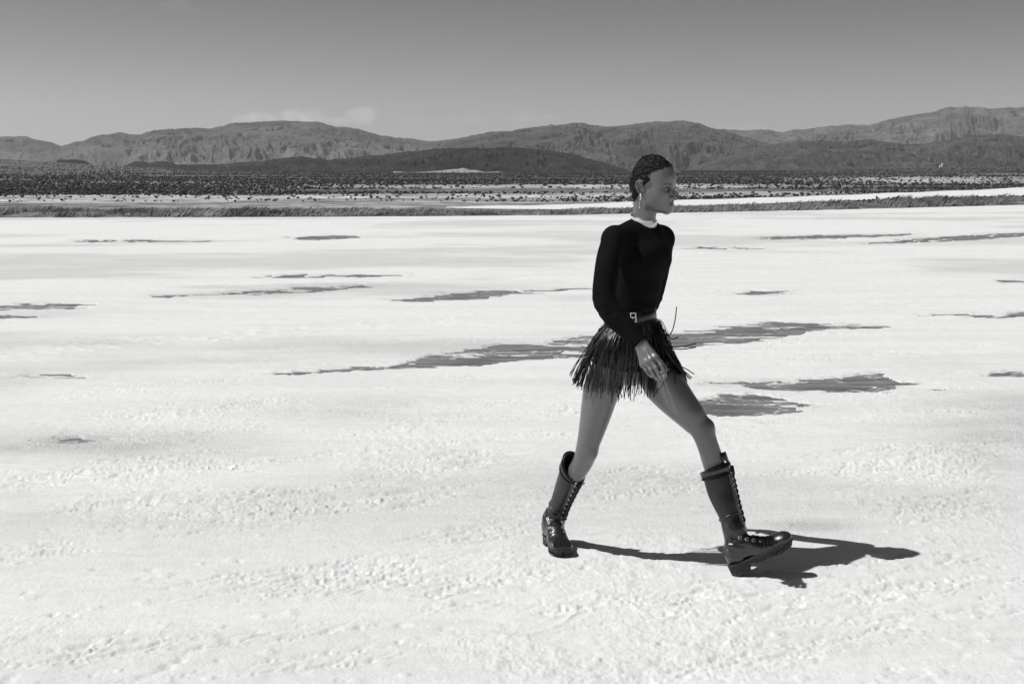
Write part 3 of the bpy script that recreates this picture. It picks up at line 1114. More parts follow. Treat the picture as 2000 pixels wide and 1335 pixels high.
mountain('mountain_range', 'pale distant mountain range rising at the far right',
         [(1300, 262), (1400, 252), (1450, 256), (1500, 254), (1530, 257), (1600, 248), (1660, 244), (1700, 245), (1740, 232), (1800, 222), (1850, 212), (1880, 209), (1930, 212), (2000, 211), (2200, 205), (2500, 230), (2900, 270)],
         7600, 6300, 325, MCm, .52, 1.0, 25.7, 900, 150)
mountain('mountain_range', 'low dark mountain range along the foot of the pale one at the right',
         [(1330, 336), (1400, 312), (1460, 292), (1500, 284), (1560, 276), (1600, 275), (1650, 277), (1700, 272), (1750, 280), (1800, 282), (1850, 273), (1900, 265), (1950, 262), (2000, 266), (2200, 262), (2600, 290), (2900, 310)],
         3900, 3100, 333, MD, .55, 1.3, 31.9, 1100, 150)
mountain('hills', 'dark low foothills in front of the mountains',
         [(200, 336), (235, 324), (270, 314), (290, 318), (320, 314), (350, 321), (420, 321), (480, 316), (520, 313), (560, 307), (590, 306), (640, 313), (700, 306), (740, 302), (800, 296), (850, 290), (900, 288), (950, 290), (1000, 287), (1050, 291), (1120, 301), (1180, 318), (1240, 338)],
         2600, 2150, 339, ME, .5, 1.6, 41.3, 800, 110)
mountain('hills', 'two small dark hills at the far left',
         [(85, 330), (100, 320), (118, 310), (125, 313), (145, 310), (165, 314), (185, 324), (215, 335)],
         2500, 2000, 333, ME, .5, 2.0, 47.3, 160, 40, jag=.5)
mountain('sand_dune', 'pale sand dune at the foot of the dark hills',
         [(735, 342), (750, 338), (775, 335), (810, 336.5), (850, 334), (880, 331), (895, 330), (905, 327.5), (918, 332), (930, 332), (950, 336), (970, 335), (1000, 339.5), (1020, 342)],
         1830, 1640, 341, MS, .5, 2.5, 53.3, 260, 40, jag=.35)
dl = bpy.data.objects[-1] if False else None

# two tiny white tanks far off at the right
M_WHITE = simple('white_paint', 0.8, 0.5)
for (qx_, hgt, lab) in ((1836.0, 2.4, 'lower of two tiny white tanks at the far edge of the plain'), (1840.0, 4.4, 'taller of two tiny white tanks at the far edge of the plain')):
    b = MB()
    b.tube([(0, 0, 0), (0, 0, hgt * .8)], 1.0, 10)
    b.tube([(0, 0, hgt * .8), (0, 0, hgt)], [1.0, .15], 10)
    o = b.build('water_tank', M_WHITE, smooth=False)
    Y = 1480.0
    X = (qx_ - 1000) / F_PX * Y
    o.location = (X, Y, float(plain_z(X, Y)) - .2)
    tag(o, lab, 'tank', 'white tanks far off on the plain')
# ================================================================== THE WOMAN
def dirn(*v): return Vector(v).normalized()


M_SKIN = Mat('skin')
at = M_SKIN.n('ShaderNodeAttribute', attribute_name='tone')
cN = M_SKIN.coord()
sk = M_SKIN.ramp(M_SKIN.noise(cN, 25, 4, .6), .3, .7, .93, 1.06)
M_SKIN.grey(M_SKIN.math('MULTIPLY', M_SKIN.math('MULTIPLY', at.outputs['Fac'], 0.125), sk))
M_SKIN.set(Roughness=0.42)
M_SKIN.b.inputs['Specular IOR Level'].default_value = 0.6
M_SKIN.b.inputs['Coat Weight'].default_value = 0.5
M_SKIN.b.inputs['Coat Roughness'].default_value = 0.42
M_SKIN.bump(M_SKIN.noise(cN, 420, 3, .6), 0.0012, 0.35)
M_SKIN = M_SKIN.m

person = bpy.data.objects.new('person', None)
person.empty_display_size = 0.2
person.location = (0.55, 6.0, 0.0)
COL.objects.link(person)
tag(person, 'woman in black top, fringed leather skirt and tall laced boots striding over the salt', 'person')
bpy.context.view_layer.update()
PINV = Matrix.Translation((-0.55, -6.0, 0.0))
PNP = np.array([0.55, 6.0, 0.0])


def loc(V):                       # world coordinates -> coordinates under the person
    return np.asarray(V, dtype=float) - PNP


def part_np(name, V, F, mat, parent=None, smooth=True):
    return mesh_np(name, loc(V), F, mat, parent or person, smooth)


def part_mb(b, name, mat, parent=None, smooth=True, fix=False):
    for v in b.V: v -= Vector(PNP)
    return b.build(name, mat, parent or person, smooth, fix)


# ---- frames
HC = P(1269.5, 367, 6.0)                                  # middle of the head at ear height
TH = math.radians(57)
HF = Vector((math.sin(TH), -math.cos(TH), -0.03)).normalized()   # where the face looks
HL = Vector((0, 0, 1)).cross(HF).normalized()             # her left
HU = HF.cross(HL).normalized()
HR = Matrix((HF, HL, HU)).transposed()
HS = 1.0


def H(x, y, z): return HC + HR @ Vector((x, y, z)) * HS


def hell(c, r, k=0.02, rot=None, sub=False):
    R = HR @ rot if rot else HR
    return ell_p(H(*c), [q * HS for q in r], R, k, sub)


def hcone(a, b, ra, rb, k=0.02, flat=None, sub=False):
    fl = (HR @ Vector(flat[0]).normalized(), flat[1]) if flat else None
    return cone_p(H(*a), H(*b), ra * HS, rb * HS, k, fl, sub)


def ry(d): return Matrix.Rotation(math.radians(d), 3, 'Y')
def rx(d): return Matrix.Rotation(math.radians(d), 3, 'X')
def rz(d): return Matrix.Rotation(math.radians(d), 3, 'Z')


CRAN = [
    hell((.012, 0, .047), (.081, .074, .090), .02),
    hell((.062, 0, .040), (.050, .060, .058), .03),
    hell((-.022, 0, .012), (.038, .055, .057), .03),
]
HEAD = CRAN + [
    hell((.048, 0, -.020), (.052, .054, .060), .03),
    hell((.062, 0, -.058), (.034, .034, .036), .03),
    # jaw
    hcone((.004, -.056, -.030), (.022, -.046, -.062), .013, .012, .03),
    hcone((.004, .056, -.030), (.022, .046, -.062), .013, .012, .03),
    hcone((.022, -.046, -.062), (.082, -.010, -.088), .012, .012, .028),
    hcone((.022, .046, -.062), (.082, .010, -.088), .012, .012, .028),
    hell((.088, 0, -.088), (.013, .016, .012), .016),
    hell((.035, 0, -.070), (.045, .036, .018), .03),
    # cheekbones
    hell((.058, -.043, -.024), (.026, .015, .020), .045),
    hell((.058, .043, -.024), (.026, .015, .020), .045),
    # brow
    hcone((.084, -.040, .016), (.096, -.012, .015), .0065, .0070, .016),
    hcone((.084, .040, .016), (.096, .012, .015), .0065, .0070, .016),
    # eye hollows
    hell((.107, -.031, -.001), (.018, .020, .0115), .010, sub=True),
    hell((.107, .031, -.001), (.018, .020, .0115), .010, sub=True),
    hell((.0835, -.031, -.001), (.0118, .016, .0110), .005),
    hell((.0835, .031, -.001), (.0118, .016, .0110), .005),
    # lids
    hcone((.089, -.046, -.001), (.0975, -.031, .007), .0022, .003, .003),
    hcone((.0975, -.031, .007), (.093, -.017, .001), .003, .0022, .003),
    hcone((.089, .046, -.001), (.0975, .031, .007), .0022, .003, .003),
    hcone((.0975, .031, .007), (.093, .017, .001), .003, .0022, .003),
    hcone((.089, -.045, -.003), (.0955, -.031, -.0075), .002, .002, .003),
    hcone((.0955, -.031, -.0075), (.093, -.018, -.002), .002, .002, .003),
    # nose
    hcone((.096, 0, .010), (.111, 0, -.022), .0065, .0068, .010),
    hcone((.111, 0, -.022), (.1185, 0, -.034), .0068, .0080, .008),
    hell((.104, -.0125, -.0385), (.0105, .0065, .0072), .006),
    hell((.104, .0125, -.0385), (.0105, .0065, .0072), .006),
    hell((.108, -.0065, -.0455), (.005, .0032, .0028), .003, sub=True),
    hell((.108, .0065, -.0455), (.005, .0032, .0028), .003, sub=True),
    # mouth
    hell((.078, 0, -.061), (.025, .031, .024), .02),
    hcone((.0985, -.009, -.0575), (.094, -.022, -.062), .0055, .0030, .004),
    hcone((.0985, .009, -.0575), (.094, .022, -.062), .0055, .0030, .004),
    hcone((.1025, -.005, -.0568), (.1025, .005, -.0568), .0055, .0055, .004),
    hcone((.0985, -.008, -.0690), (.0990, .008, -.0690), .0072, .0072, .005),
    hcone((.0985, .008, -.0690), (.093, .020, -.0635), .0066, .003, .004),
    hcone((.0985, -.008, -.0690), (.093, -.020, -.0635), .0066, .003, .004),
    hell((.1075, 0, -.0626), (.007, .022, .0010), .0015, sub=True),
    
]
for s in (-1, 1):     # ears: rim, inner fold, lobe
    e = [(-.004, s * .074, .020), (.006, s * .076, .030), (-.004, s * .083, .034), (-.016, s * .088, .026), (-.020, s * .089, .010), (-.014, s * .086, -.008), (-.005, s * .080, -.022)]
    HEAD.append(hell((-.004, s * .072, .004), (.016, .008, .026), .006, rot=rz(-s * 20)))
    for i in range(6):
        HEAD.append(hcone(e[i], e[i + 1], .0036, .0036, .003))
    HEAD.append(hell((-.002, s * .077, -.024), (.007, .0045, .009), .005))
    HEAD.append(hell((-.003, s * .084, .006), (.008, .006, .013), .004, sub=True))
    HEAD.append(hcone((.008, s * .073, .003), (.006, s * .074, -.006), .0030, .0034, .006))

NECK = [
    cone_p(H(-.018, 0, -.035), P(1256, 438, 6.03), .043, .041, .02),
    cone_p(H(.006, 0, -.075), P(1264, 438, 6.0), .026, .030, .02),
    cone_p(H(-.040, 0, -.03), P(1247, 436, 6.06), .026, .028, .02),
]

TL = dirn(.199, .24, .01)                    # across the shoulders, towards her left
TN = Vector((TL.y, -TL.x, 0)).normalized()   # where the chest faces
SH_R, SH_L = P(1200, 467, 5.88), P(1293, 465, 6.12)
CH = P(1250, 505, 6.0)


def torso(a, b, ra, rb, thick, k=.03): return cone_p(a, b, ra, rb, k, (TN, thick))


TORSO = [
    torso(P(1251, 488, 6.01), P(1249, 545, 6.0), .114, .107, 1.38),
    torso(P(1249, 545, 6.0), P(1239, 595, 6.01), .107, .106, 1.30, .01),
    torso(P(1239, 595, 6.01), P(1231, 625, 6.01), .106, .116, 1.25, .01),
    torso(P(1231, 625, 6.01), P(1232, 690, 6.01), .116, .136, 1.28, .01),
    cone_p(SH_R, SH_L, .037, .037, .04, (TN, 1.1)),
    cone_p(P(1240, 448, 6.03), SH_R + Vector((.012, .01, .004)), .030, .030, .05),
    cone_p(P(1266, 448, 6.03), SH_L + Vector((-.01, .0, .004)), .028, .030, .05),
    ell_p(CH + TN * .058 + TL * .055 + Vector((0, 0, .0)), (.046, .050, .050), None, .06),
    ell_p(CH + TN * .058 - TL * .055 + Vector((0, 0, .0)), (.046, .050, .050), None, .06),
    ell_p(CH + TN * .050 + Vector((0, 0, .01)), (.05, .05, .05), None, .06),
    ell_p(P(1219, 690, 6.06) - TN * .06, (.085, .085, .085), None, .04),
    ell_p(P(1250, 690, 6.12) - TN * .05, (.080, .080, .085), None, .04),
]

ARM_R = [(1200, 468, 5.87, .0435), (1190, 500, 5.83, .0435), (1184, 535, 5.785, .0425), (1180, 572, 5.745, .0405), (1183, 590, 5.73, .0405), (1201, 618, 5.70, .040), (1226, 643, 5.665, .033), (1251, 670, 5.635, .0245)]
ARM_L = [(1294, 467, 6.12, .041), (1289, 505, 6.17, .042), (1281, 550, 6.22, .039), (1272, 585, 6.26, .036), (1255, 618, 6.33, .034), (1238, 650, 6.42, .023)]


def chain(pts, k=.02):
    """limb through the given points, smoothed between them"""
    out = []
    q = [pts[0]] + list(pts) + [pts[-1]]
    fine = []
    for i in range(1, len(q) - 2):
        a_, b_, c_, d_ = (np.array(v, float) for v in q[i - 1:i + 3])
        for t in (0, .25, .5, .75):
            fine.append(.5 * ((2 * b_) + (c_ - a_) * t + (2 * a_ - 5 * b_ + 4 * c_ - d_) * t * t + (3 * b_ - a_ - 3 * c_ + d_) * t ** 3))
    fine.append(np.array(pts[-1], float))
    pts = [tuple(v) for v in fine]
    first = k
    k = .0035
    for a, b in zip(pts[:-1], pts[1:]):
        out.append(cone_p(P(*a[:3]), P(*b[:3]), a[3], b[3], k if out else first))
    return out


ARMS = chain(ARM_R, .03) + chain(ARM_L, .03)

# right hand: back of the hand to the camera, fingers hanging, slightly bent away
WR = P(1251, 671, 5.637)
HAND = [cone_p(P(1245, 664, 5.640), P(1254, 678, 5.627), .0225, .020, .012, (dirn(.25, 1, -.3), 1.35))]
kn = {'index': (1280.5, 698, 5.637), 'middle': (1271.5, 703, 5.623), 'ring': (1263, 707.5, 5.623), 'little': (1256, 711, 5.631)}
FN = {  # knuckle, first joint, last joint, tip, radii
    'index': [(1280.5, 698, 5.583), (1291.5, 713, 5.565), (1297.5, 726, 5.555), (1300.2, 734.5, 5.551), (.0094, .0082, .0074, .0064)],
    'middle': [(1271.5, 703, 5.579), (1281.0, 718.5, 5.559), (1287.0, 730.5, 5.551), (1291.2, 738, 5.547), (.0096, .0085, .0076, .0065)],
    'ring': [(1263, 707.5, 5.589), (1271.5, 722, 5.571), (1277.6, 733, 5.565), (1282.8, 740, 5.563), (.0092, .0080, .0072, .0062)],
    'little': [(1256, 711, 5.607), (1262.5, 722.5, 5.595), (1267.3, 730, 5.593), (1272.5, 735, 5.595), (.0080, .0068, .0062, .0054)],
}
PALM_N = dirn(.30, .85, -.50)
for i, (f, d) in enumerate(FN.items()):
    w0 = Vector(P(1248.5 + 3.2 * (3 - i), 675 - 2.3 * (3 - i) + 3, 5.623))
    HAND.append(cone_p(w0, P(*d[0]), .0125, .0100, .007))
    HAND.append(cone_p(P(*d[0]) + PALM_N * .006, w0 + PALM_N * .010, .0115, .013, .012))
HAND.append(ell_p(P(1263, 692, 5.615), (.022, .016, .024), None, .015))
HAND.append(cone_p(P(1262, 680, 5.637), P(1279, 697, 5.615), .014, .0125, .012))       # ball of the thumb
for f, d in FN.items():
    for i in range(3):
        HAND.append(cone_p(P(*d[i]), P(*d[i + 1]), d[4][i] * 1.12, d[4][i + 1] * 1.12, .003))
    HAND.append(ell_p(P(*d[0]) - PALM_N * .0018, (.0088, .0080, .0088), None, .014))      # knuckle
    HAND.append(ell_p(P(*d[1]) - PALM_N * .0010, (.0080, .0074, .0074), None, .006))
THUMB = [P(1279, 697, 5.615), P(1290, 707, 5.603), P(1297.5, 716, 5.589), P(1299, 723, 5.579)]
for i, (ra, rb) in enumerate(((.0115, .0095), (.0095, .0085), (.0085, .0068))):
    HAND.append(cone_p(THUMB[i], THUMB[i + 1], ra, rb, .004))
# left hand behind her
LW = P(1238, 650, 6.42)
LHAND = [cone_p(LW, LW + Vector((-.02, .02, -.085)), .020, .026, .012, (dirn(1, 0, 0), 1.6))]
for i in range(4):
    b0 = LW + Vector((-.022, .02 + (i - 1.5) * .019, -.088))
    LHAND.append(cone_p(b0, b0 + Vector((.004, 0, -.045)), .0085, .0075, .003))
    LHAND.append(cone_p(b0 + Vector((.004, 0, -.045)), b0 + Vector((.016, 0, -.072 + abs(i - 1.5) * .005)), .0075, .006, .003))
LHAND.append(cone_p(LW + Vector((0, -.02, -.03)), LW + Vector((.012, -.042, -.065)), .011, .008, .008))

LEG_R = [(1211, 690, 5.955, .088), (1190, 728, 5.965, .080), (1174.5, 763, 5.975, .0745), (1162.5, 812, 5.985, .0620), (1151.5, 855, 5.995, .0490), (1145.5, 880, 6.0, .0455), (1138, 902, 6.03, .0420), (1121, 930, 6.09, .0390), (1106, 960, 6.16, .0350), (1092, 1000, 6.235, .030), (1088, 1030, 6.27, .030)]
LEG_L = [(1257, 694, 6.05, .088), (1285, 732, 5.99, .085), (1311, 767, 5.94, .078), (1336, 797, 5.90, .0640), (1356, 820, 5.88, .0525), (1371, 840, 5.87, .0465), (1382, 868, 5.865, .0430), (1394, 905, 5.87, .0440), (1408, 950, 5.86, .0400), (1424, 1000, 5.84, .0320), (1435, 1040, 5.82, .030)]
LEGS = chain(LEG_R, .02) + chain(LEG_L, .02) + [
    # kneecaps, hamstring and shin forms
    ell_p(P(1155, 884, 5.975), (.016, .020, .022), None, .03),
    ell_p(P(1386, 833, 5.860), (.016, .020, .022), None, .03),
    cone_p(P(1300, 744, 5.90), P(1354, 806, 5.865), .044, .030, .04),
    cone_p(P(1283, 762, 5.97), P(1345, 832, 5.90), .040, .014, .03),
    cone_p(P(1180, 760, 5.94), P(1156, 850, 5.97), .044, .026, .04),
]
FEET = [
    cone_p(P(1088, 1030, 6.27), P(1090, 1046, 6.20), .024, .020, .02),
    cone_p(P(1437, 1045, 5.82), P(1462, 1072, 5.80), .024, .020, .02),
]
BODY = HEAD + NECK + TORSO + ARMS + HAND + LHAND + LEGS + FEET

hx0, hx1 = HC.x - .135, HC.x + .15
ax_x = axis_steps([(0.07, hx0, .0050), (hx0, hx1, FINE), (hx1, 1.16, .0050)])
ax_y = axis_steps([(5.51, 5.67, FINE), (5.67, 5.86, .005), (5.86, 6.13, FINE * 1.1), (6.13, 6.58, .0055)])
ax_z = axis_steps([(0.02, 0.72, .0055), (0.72, 0.96, FINE), (0.96, 1.36, .0055), (1.36, 1.78, FINE)])
G = sdf_grid(BODY, ax_x, ax_y, ax_z)
Vb, Fb = surface_nets(G, ax_x, ax_y, ax_z)
del G


def seg_dist(V, a, b):
    ab = np.array(b) - np.array(a)
    h = np.clip(((V - np.array(a)) @ ab) / (ab @ ab), 0, 1)
    return np.linalg.norm(V - np.array(a) - h[:, None] * ab, axis=1)


body = part_np('body', Vb, Fb, M_SKIN)
hv = (Vb - np.array(HC)) @ np.array(HR) / HS              # head coordinates of every vertex
tone = np.ones(len(Vb))
hm = (np.abs(hv) < .16).all(1)
X_, Y_, Z_ = hv[:, 0], hv[:, 1], hv[:, 2]
lipm = hm & (X_ > .09) & (((Y_ / .0235) ** 2 + ((Z_ + .0635) / .0105) ** 2) < 1)
tone[lipm] *= .48
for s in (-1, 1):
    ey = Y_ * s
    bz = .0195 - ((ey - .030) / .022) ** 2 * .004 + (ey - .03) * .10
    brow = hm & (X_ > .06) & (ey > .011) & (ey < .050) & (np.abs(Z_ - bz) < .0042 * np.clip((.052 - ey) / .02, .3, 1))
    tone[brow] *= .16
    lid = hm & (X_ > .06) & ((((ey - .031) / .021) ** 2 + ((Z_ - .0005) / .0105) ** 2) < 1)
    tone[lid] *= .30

for d in FN.values():                                       # finger nails
    t0, t1 = np.array(P(*d[2])), np.array(P(*d[3]))
    nail = t1 + (t0 - t1) * .15 - np.array(PALM_N) * d[4][3]
    tone[np.linalg.norm(Vb - nail, axis=1) < .0052] *= 1.9
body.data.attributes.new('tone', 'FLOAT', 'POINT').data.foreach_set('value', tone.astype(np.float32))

# ---- eyes
M_EYEW = simple('eye_white', .28, .15, .6)
M_IRIS = simple('iris', .015, .08, .7)
for s in (-1, 1):
    b = MB(); b.ball(H(.0866, s * .031, -.001), .0122, 16, 10)
    o = part_mb(b, 'eye', M_EYEW)
    b = MB()
    look = (HR @ Vector((1, 0.10, -.02))).normalized()
    q = look.to_track_quat('Z', 'Y').to_matrix()
    b.ball(H(.0866, s * .031, -.001) + look * .0106, (.0064, .0064, .0026), 14, 6, q)
    part_mb(b, 'iris', M_IRIS, o)

# ---- hair: cropped, wet-combed waves
m = Mat('hair')
c = m.coord()
m.grey(m.ramp(m.noise(c, 260, 3, .6), .35, .65, .004, .012))
m.set(Roughness=0.24)
m.b.inputs['Specular IOR Level'].default_value = .2
m.bump(m.noise(c, 420, 3, .7), .003, .9)
M_HAIR = m.m
hz = np.array([-.12, -.075, -.05, -.028, -.01, .012, .030, .050, .065, .080, .095, .12, .16])
hxl = np.array([-.120, -.080, -.045, -.030, -.020, .010, .034, .042, .054, .072, .096, .130, .2])


def hair_sdf(x, y, z):
    px, py, pz = x - HC.x, y - HC.y, z - HC.z
    a = px * HF.x + py * HF.y + pz * HF.z
    b_ = px * HL.x + py * HL.y + pz * HL.z
    c_ = px * HU.x + py * HU.y + pz * HU.z
    d = None
    for p in CRAN + [NECK_H]:
        e = p.f(x, y, z)
        d = e if d is None else smin(d, e, p.k)
    psi = np.arctan2(b_, c_ + .03)
    n = vnoise3(a * 38 + 5, b_ * 38 + 50, c_ * 38 + 9)
    n2 = vnoise3(a * 120 + 5, b_ * 120 + 50, c_ * 120 + 9)
    wav = np.sin(psi * 46 + 5.5 * (n - .5) + 1.6 * np.sin(a * 95 + n * 3))
    th = .0045 + .0016 * wav + .0045 * (n - .5) + .0030 * (n2 - .5)
    side = np.clip((np.abs(b_) - .045) / .02, 0, 1)
    front = np.clip((a - .02) / .06, 0, 1)
    th = th * (1 - .35 * front)
    line = np.interp(c_, hz, hxl) + .004 * (n2 - .5) * 4 - .018 * side * np.clip((c_ - .03) / .03, 0, 1) * np.clip((.10 - c_) / .03, 0, 1)
    cut = (a - line) * .75
    # narrow towards the nape
    nape = (np.abs(b_) - (.060 + (c_ + .02) * .75)) * .6
    nape = np.where(c_ < -.02, nape, -1)
    d2 = d - th
    return np.maximum(np.maximum(d2, cut), nape)


NECK_H = cone_p(H(-.030, 0, .0), H(-.036, 0, -.060), .048, .028, .03)
hp = Prim(hair_sdf, HC, .17)
hs_ = FINE * .8
axh = [np.arange(HC[i] - .15, HC[i] + .165, hs_) for i in range(3)]
G = sdf_grid([hp], *axh)
Vh, Fh = surface_nets(G, *axh)
del G
hair = part_np('hair', Vh, Fh, M_HAIR)
hv_ = (Vh - np.array(HC)) @ np.array(HR)
nrm_ = np.zeros_like(Vh)
fn_ = np.cross(Vh[Fh[:, 2]] - Vh[Fh[:, 0]], Vh[Fh[:, 3]] - Vh[Fh[:, 1]])
for q in range(4): np.add.at(nrm_, Fh[:, q], fn_)
nrm_ /= np.linalg.norm(nrm_, axis=1)[:, None] + 1e-12
out_ = Vh - np.array(HC + HR @ Vector((0, 0, .03)))
good = np.where(((nrm_ * out_).sum(1) > .04) & (hv_[:, 2] > -.07))[0]
rh = np.random.RandomState(4)
b = MB()
for i in rh.choice(good, 1500, replace=False):
    p = Vector(Vh[i]); n_ = Vector(nrm_[i])
    a_, bb_, c_ = hv_[i]
    flow = Vector((-1.0, .25 * np.sign(bb_), -.55 if a_ < .02 else .15)) + Vector(rh.normal(0, .30, 3))
    d_ = HR @ flow
    d_ = (d_ - n_ * d_.dot(n_)).normalized()
    L_ = rh.uniform(.006, .014)
    sd_ = n_.cross(d_) * rh.normal(0, .5)
    pts = [p - n_ * .0008, p + d_ * L_ * .35 + n_ * .0010 + sd_ * L_ * .12, p + d_ * L_ * .7 + n_ * .0006 + sd_ * L_ * .4, p + d_ * L_ - n_ * .0014 + sd_ * L_ * .7]
    b.tube(pts, [.0010, .0011, .0009, .0004], 4, cap=False)
o = part_mb(b, 'hair_strands', M_HAIR, hair)
o['kind'] = 'stuff'

# ---- the black top
m = Mat('black_knit')
c = m.coord((1, 1, 1))
m.grey(m.ramp(m.noise(c, 14, 4), .3, .7, .0045, .007))
m.set(Roughness=.9)
m.b.inputs['Specular IOR Level'].default_value = .08
m.bump(m.noise(m.coord((1, 1, .35)), 700, 2), .0015, .5)
M_KNIT = m.m
ring_a, ring_b = -.15, .28                                  # tilt of the collar ring
COLC = P(1255, 430, 6.02)
HEMC = P(1246, 607, 6.0)
CUFA = (P(1251, 670, 5.635) - P(1226, 643, 5.665)).normalized()
CUFF = P(1251.5, 670.5, 5.635)
CUFA2 = (P(1238, 650, 6.42) - P(1255, 618, 6.33)).normalized()
CUFF2 = P(1238, 650, 6.42)


def top_sdf(x, y, z):
    d = None
    for p in TORSO[:-2] + ARMS + NECK[:1]:
        e = p.f(x, y, z)
        d = e if d is None else smin(d, e, p.k)
    # little folds at the elbow and the waist
    n = vnoise3(x * 38, y * 38, z * 95)
    el_ = np.exp(-(((x - P(1182, 585, 5.74).x) / .05) ** 2 + ((z - P(1182, 585, 5.74).z) / .06) ** 2))
    wa_ = np.exp(-((z - P(1245, 600, 6.0).z) / .05) ** 2)
    d = d - .0065 - .006 * (n - .5) * (el_ + .7 * wa_)
    neck = (z - COLC.z) - ring_a * np.clip(x - COLC.x, -.06, .06) - ring_b * np.clip(y - COLC.y, -.06, .06) - .006
    neck = np.where((x - COLC.x) ** 2 + (y - COLC.y) ** 2 < .12 ** 2, neck, -1)
    hem = -((z - HEMC.z) - .16 * (x - HEMC.x) - .10 * (y - HEMC.y))
    arm_m = np.sqrt((x - CUFF.x) ** 2 + (y - CUFF.y) ** 2 + (z - CUFF.z) ** 2)
    near_arm = (y < 5.80)
    hem = np.where(near_arm | (y > 6.15), -1, hem)
    c1 = (x - CUFF.x) * CUFA.x + (y - CUFF.y) * CUFA.y + (z - CUFF.z) * CUFA.z
    c1 = np.where(arm_m < .09, c1, -1)
    am2 = np.sqrt((x - CUFF2.x) ** 2 + (y - CUFF2.y) ** 2 + (z - CUFF2.z) ** 2)
    c2 = (x - CUFF2.x) * CUFA2.x + (y - CUFF2.y) * CUFA2.y + (z - CUFF2.z) * CUFA2.z
    c2 = np.where(am2 < .08, c2, -1)
    return np.maximum(np.maximum(np.maximum(d, neck * .9), np.maximum(hem, c1)), c2)


tp = Prim(top_sdf, P(1240, 560, 6.08), 1.0)
st_ = .0036
axt = [np.arange(.28, .73, st_), np.arange(5.57, 6.50, st_), np.arange(.86, 1.50, st_)]
G = sdf_grid([tp], *axt)
Vt, Ft = surface_nets(G, *axt)
del G
part_np('long_sleeved_top', Vt, Ft, M_KNIT)

# ---- choker with clasp and a row of links
M_SILVER = simple('pale_metal', .85, .25, .6, metal=.6)
M_BAND = simple('choker_band', .75, .38, .5)
M_DARKM = simple('dark_metal', .03, .3, .6)


def ring_pt(C, ang, ra, rb, a, b, dz=0.0, yaw=0.0):
    x = math.cos(ang) * ra; y = math.sin(ang) * rb
    x, y = x * math.cos(yaw) - y * math.sin(yaw), x * math.sin(yaw) + y * math.cos(yaw)
    return Vector((C.x + x, C.y + y, C.z + a * x + b * y + dz))


def band(C, ra, rb, a, b, h, t, a0, a1, n=64, flare=0.0, yaw=0.0, closed=False):
    V, F = [], []
    for i in range(n + 1):
        an = a0 + (a1 - a0) * i / n
        for (rr, dz) in ((0, 0), (t, 0), (t + flare, h), (flare, h)):
            V.append(ring_pt(C, an, ra + rr, rb + rr, a, b, dz, yaw))
    for i in range(n):
        for k in range(4):
            F.append((4 * i + k, 4 * i + 4 + k, 4 * i + 4 + (k + 1) % 4, 4 * i + (k + 1) % 4))
    if not closed:
        F.append((0, 1, 2, 3)); F.append((4 * n + 3, 4 * n + 2, 4 * n + 1, 4 * n))
    b_ = MB(); b_.add(V, F)
    return b_


CC = COLC + Vector((.002, 0, -.009))
CRA, CRB = .0530, .0570
ck = part_mb(band(CC, CRA, CRB, ring_a, ring_b, .025, .0022, 0, 2 * math.pi, 72), 'choker', M_BAND, smooth=False)
nlk = 12
for i in range(nlk):
    an = math.radians(-108 + i * 9.6)
    p = ring_pt(CC, an, CRA + .0045, CRB + .0045, ring_a, ring_b, .0085)
    out = Vector((math.cos(an), math.sin(an), 0))
    side = Vector((-math.sin(an), math.cos(an), ring_a * -math.sin(an) + ring_b * math.cos(an))).normalized()
    up = out.cross(side)
    b = MB()
    pts = [p + side * .0029 * math.cos(w) + up * .0115 * math.sin(w) for w in np.linspace(0, 2 * math.pi, 13)]
    b.tube(pts, .0016, 6, cap=False)
    b.ball(p, (.0018, .0022, .0080), 8, 6)
    part_mb(b, 'link', M_SILVER, ck)
for dz, aa in ((.0105, 204), (.0105, 216)):
    an = math.radians(aa)
    p = ring_pt(CC, an, CRA + .003, CRB + .003, ring_a, ring_b, dz)
    R_ = Matrix.Rotation(an, 4, 'Z')
    b = MB(); b.box(Matrix.Translation(p) @ R_, .002, .0035, .013); part_mb(b, 'clasp', M_DARKM, ck, smooth=False)
b = MB()
e0 = H(-.001, -.0815, -.030)
b.ball(e0, .0042, 10, 8); b.ball(e0 + Vector((0, 0, -.008)), (.003, .003, .0055), 8, 6)
b.tube([e0 + Vector((0, 0, -.012)), e0 + Vector((-.004, 0, -.030)), e0 + Vector((-.005, 0, -.048))], .0009, 5)
b.ball(e0 + Vector((-.005, 0, -.051)), (.0018, .0018, .004), 8, 6)
b.tube([e0 + Vector((.001, -.001, .006)), e0 + Vector((.002, -.003, .0)), e0], .0012, 5)
part_mb(b, 'earring', M_SILVER)

# ---- belt
m = Mat('black_leather')
c = m.coord()
m.grey(m.ramp(m.noise(c, 30, 4), .3, .7, .004, .010))
m.set(Roughness=m.ramp(m.noise(c, 18, 4), .3, .7, .24, .42))
m.b.inputs['Specular IOR Level'].default_value = .45
m.bump(m.noise(c, 350, 4, .6), .0012, .5)
M_LEATHER = m.m
yaw = math.atan2(TL.y, TL.x)
BC = P(1231, 630, 6.01)
BRA, BRB = .1235, .1015
belt = part_mb(band(BC, BRA, BRB, .10, .0, .056, .004, 0, 2 * math.pi, 80, -.0050, yaw), 'belt', M_LEATHER, smooth=False)
for p_ in belt.data.polygons: p_.use_smooth = True
for dz in (.003, .052):
    pts = [ring_pt(BC, w, BRA + .0048 - dz * .09, BRB + .0048 - dz * .09, .10, 0, dz, yaw) for w in np.linspace(0, 2 * math.pi, 81)]
    b = MB(); b.tube(pts, .0014, 5, cap=False); part_mb(b, 'piping', M_LEATHER, belt)
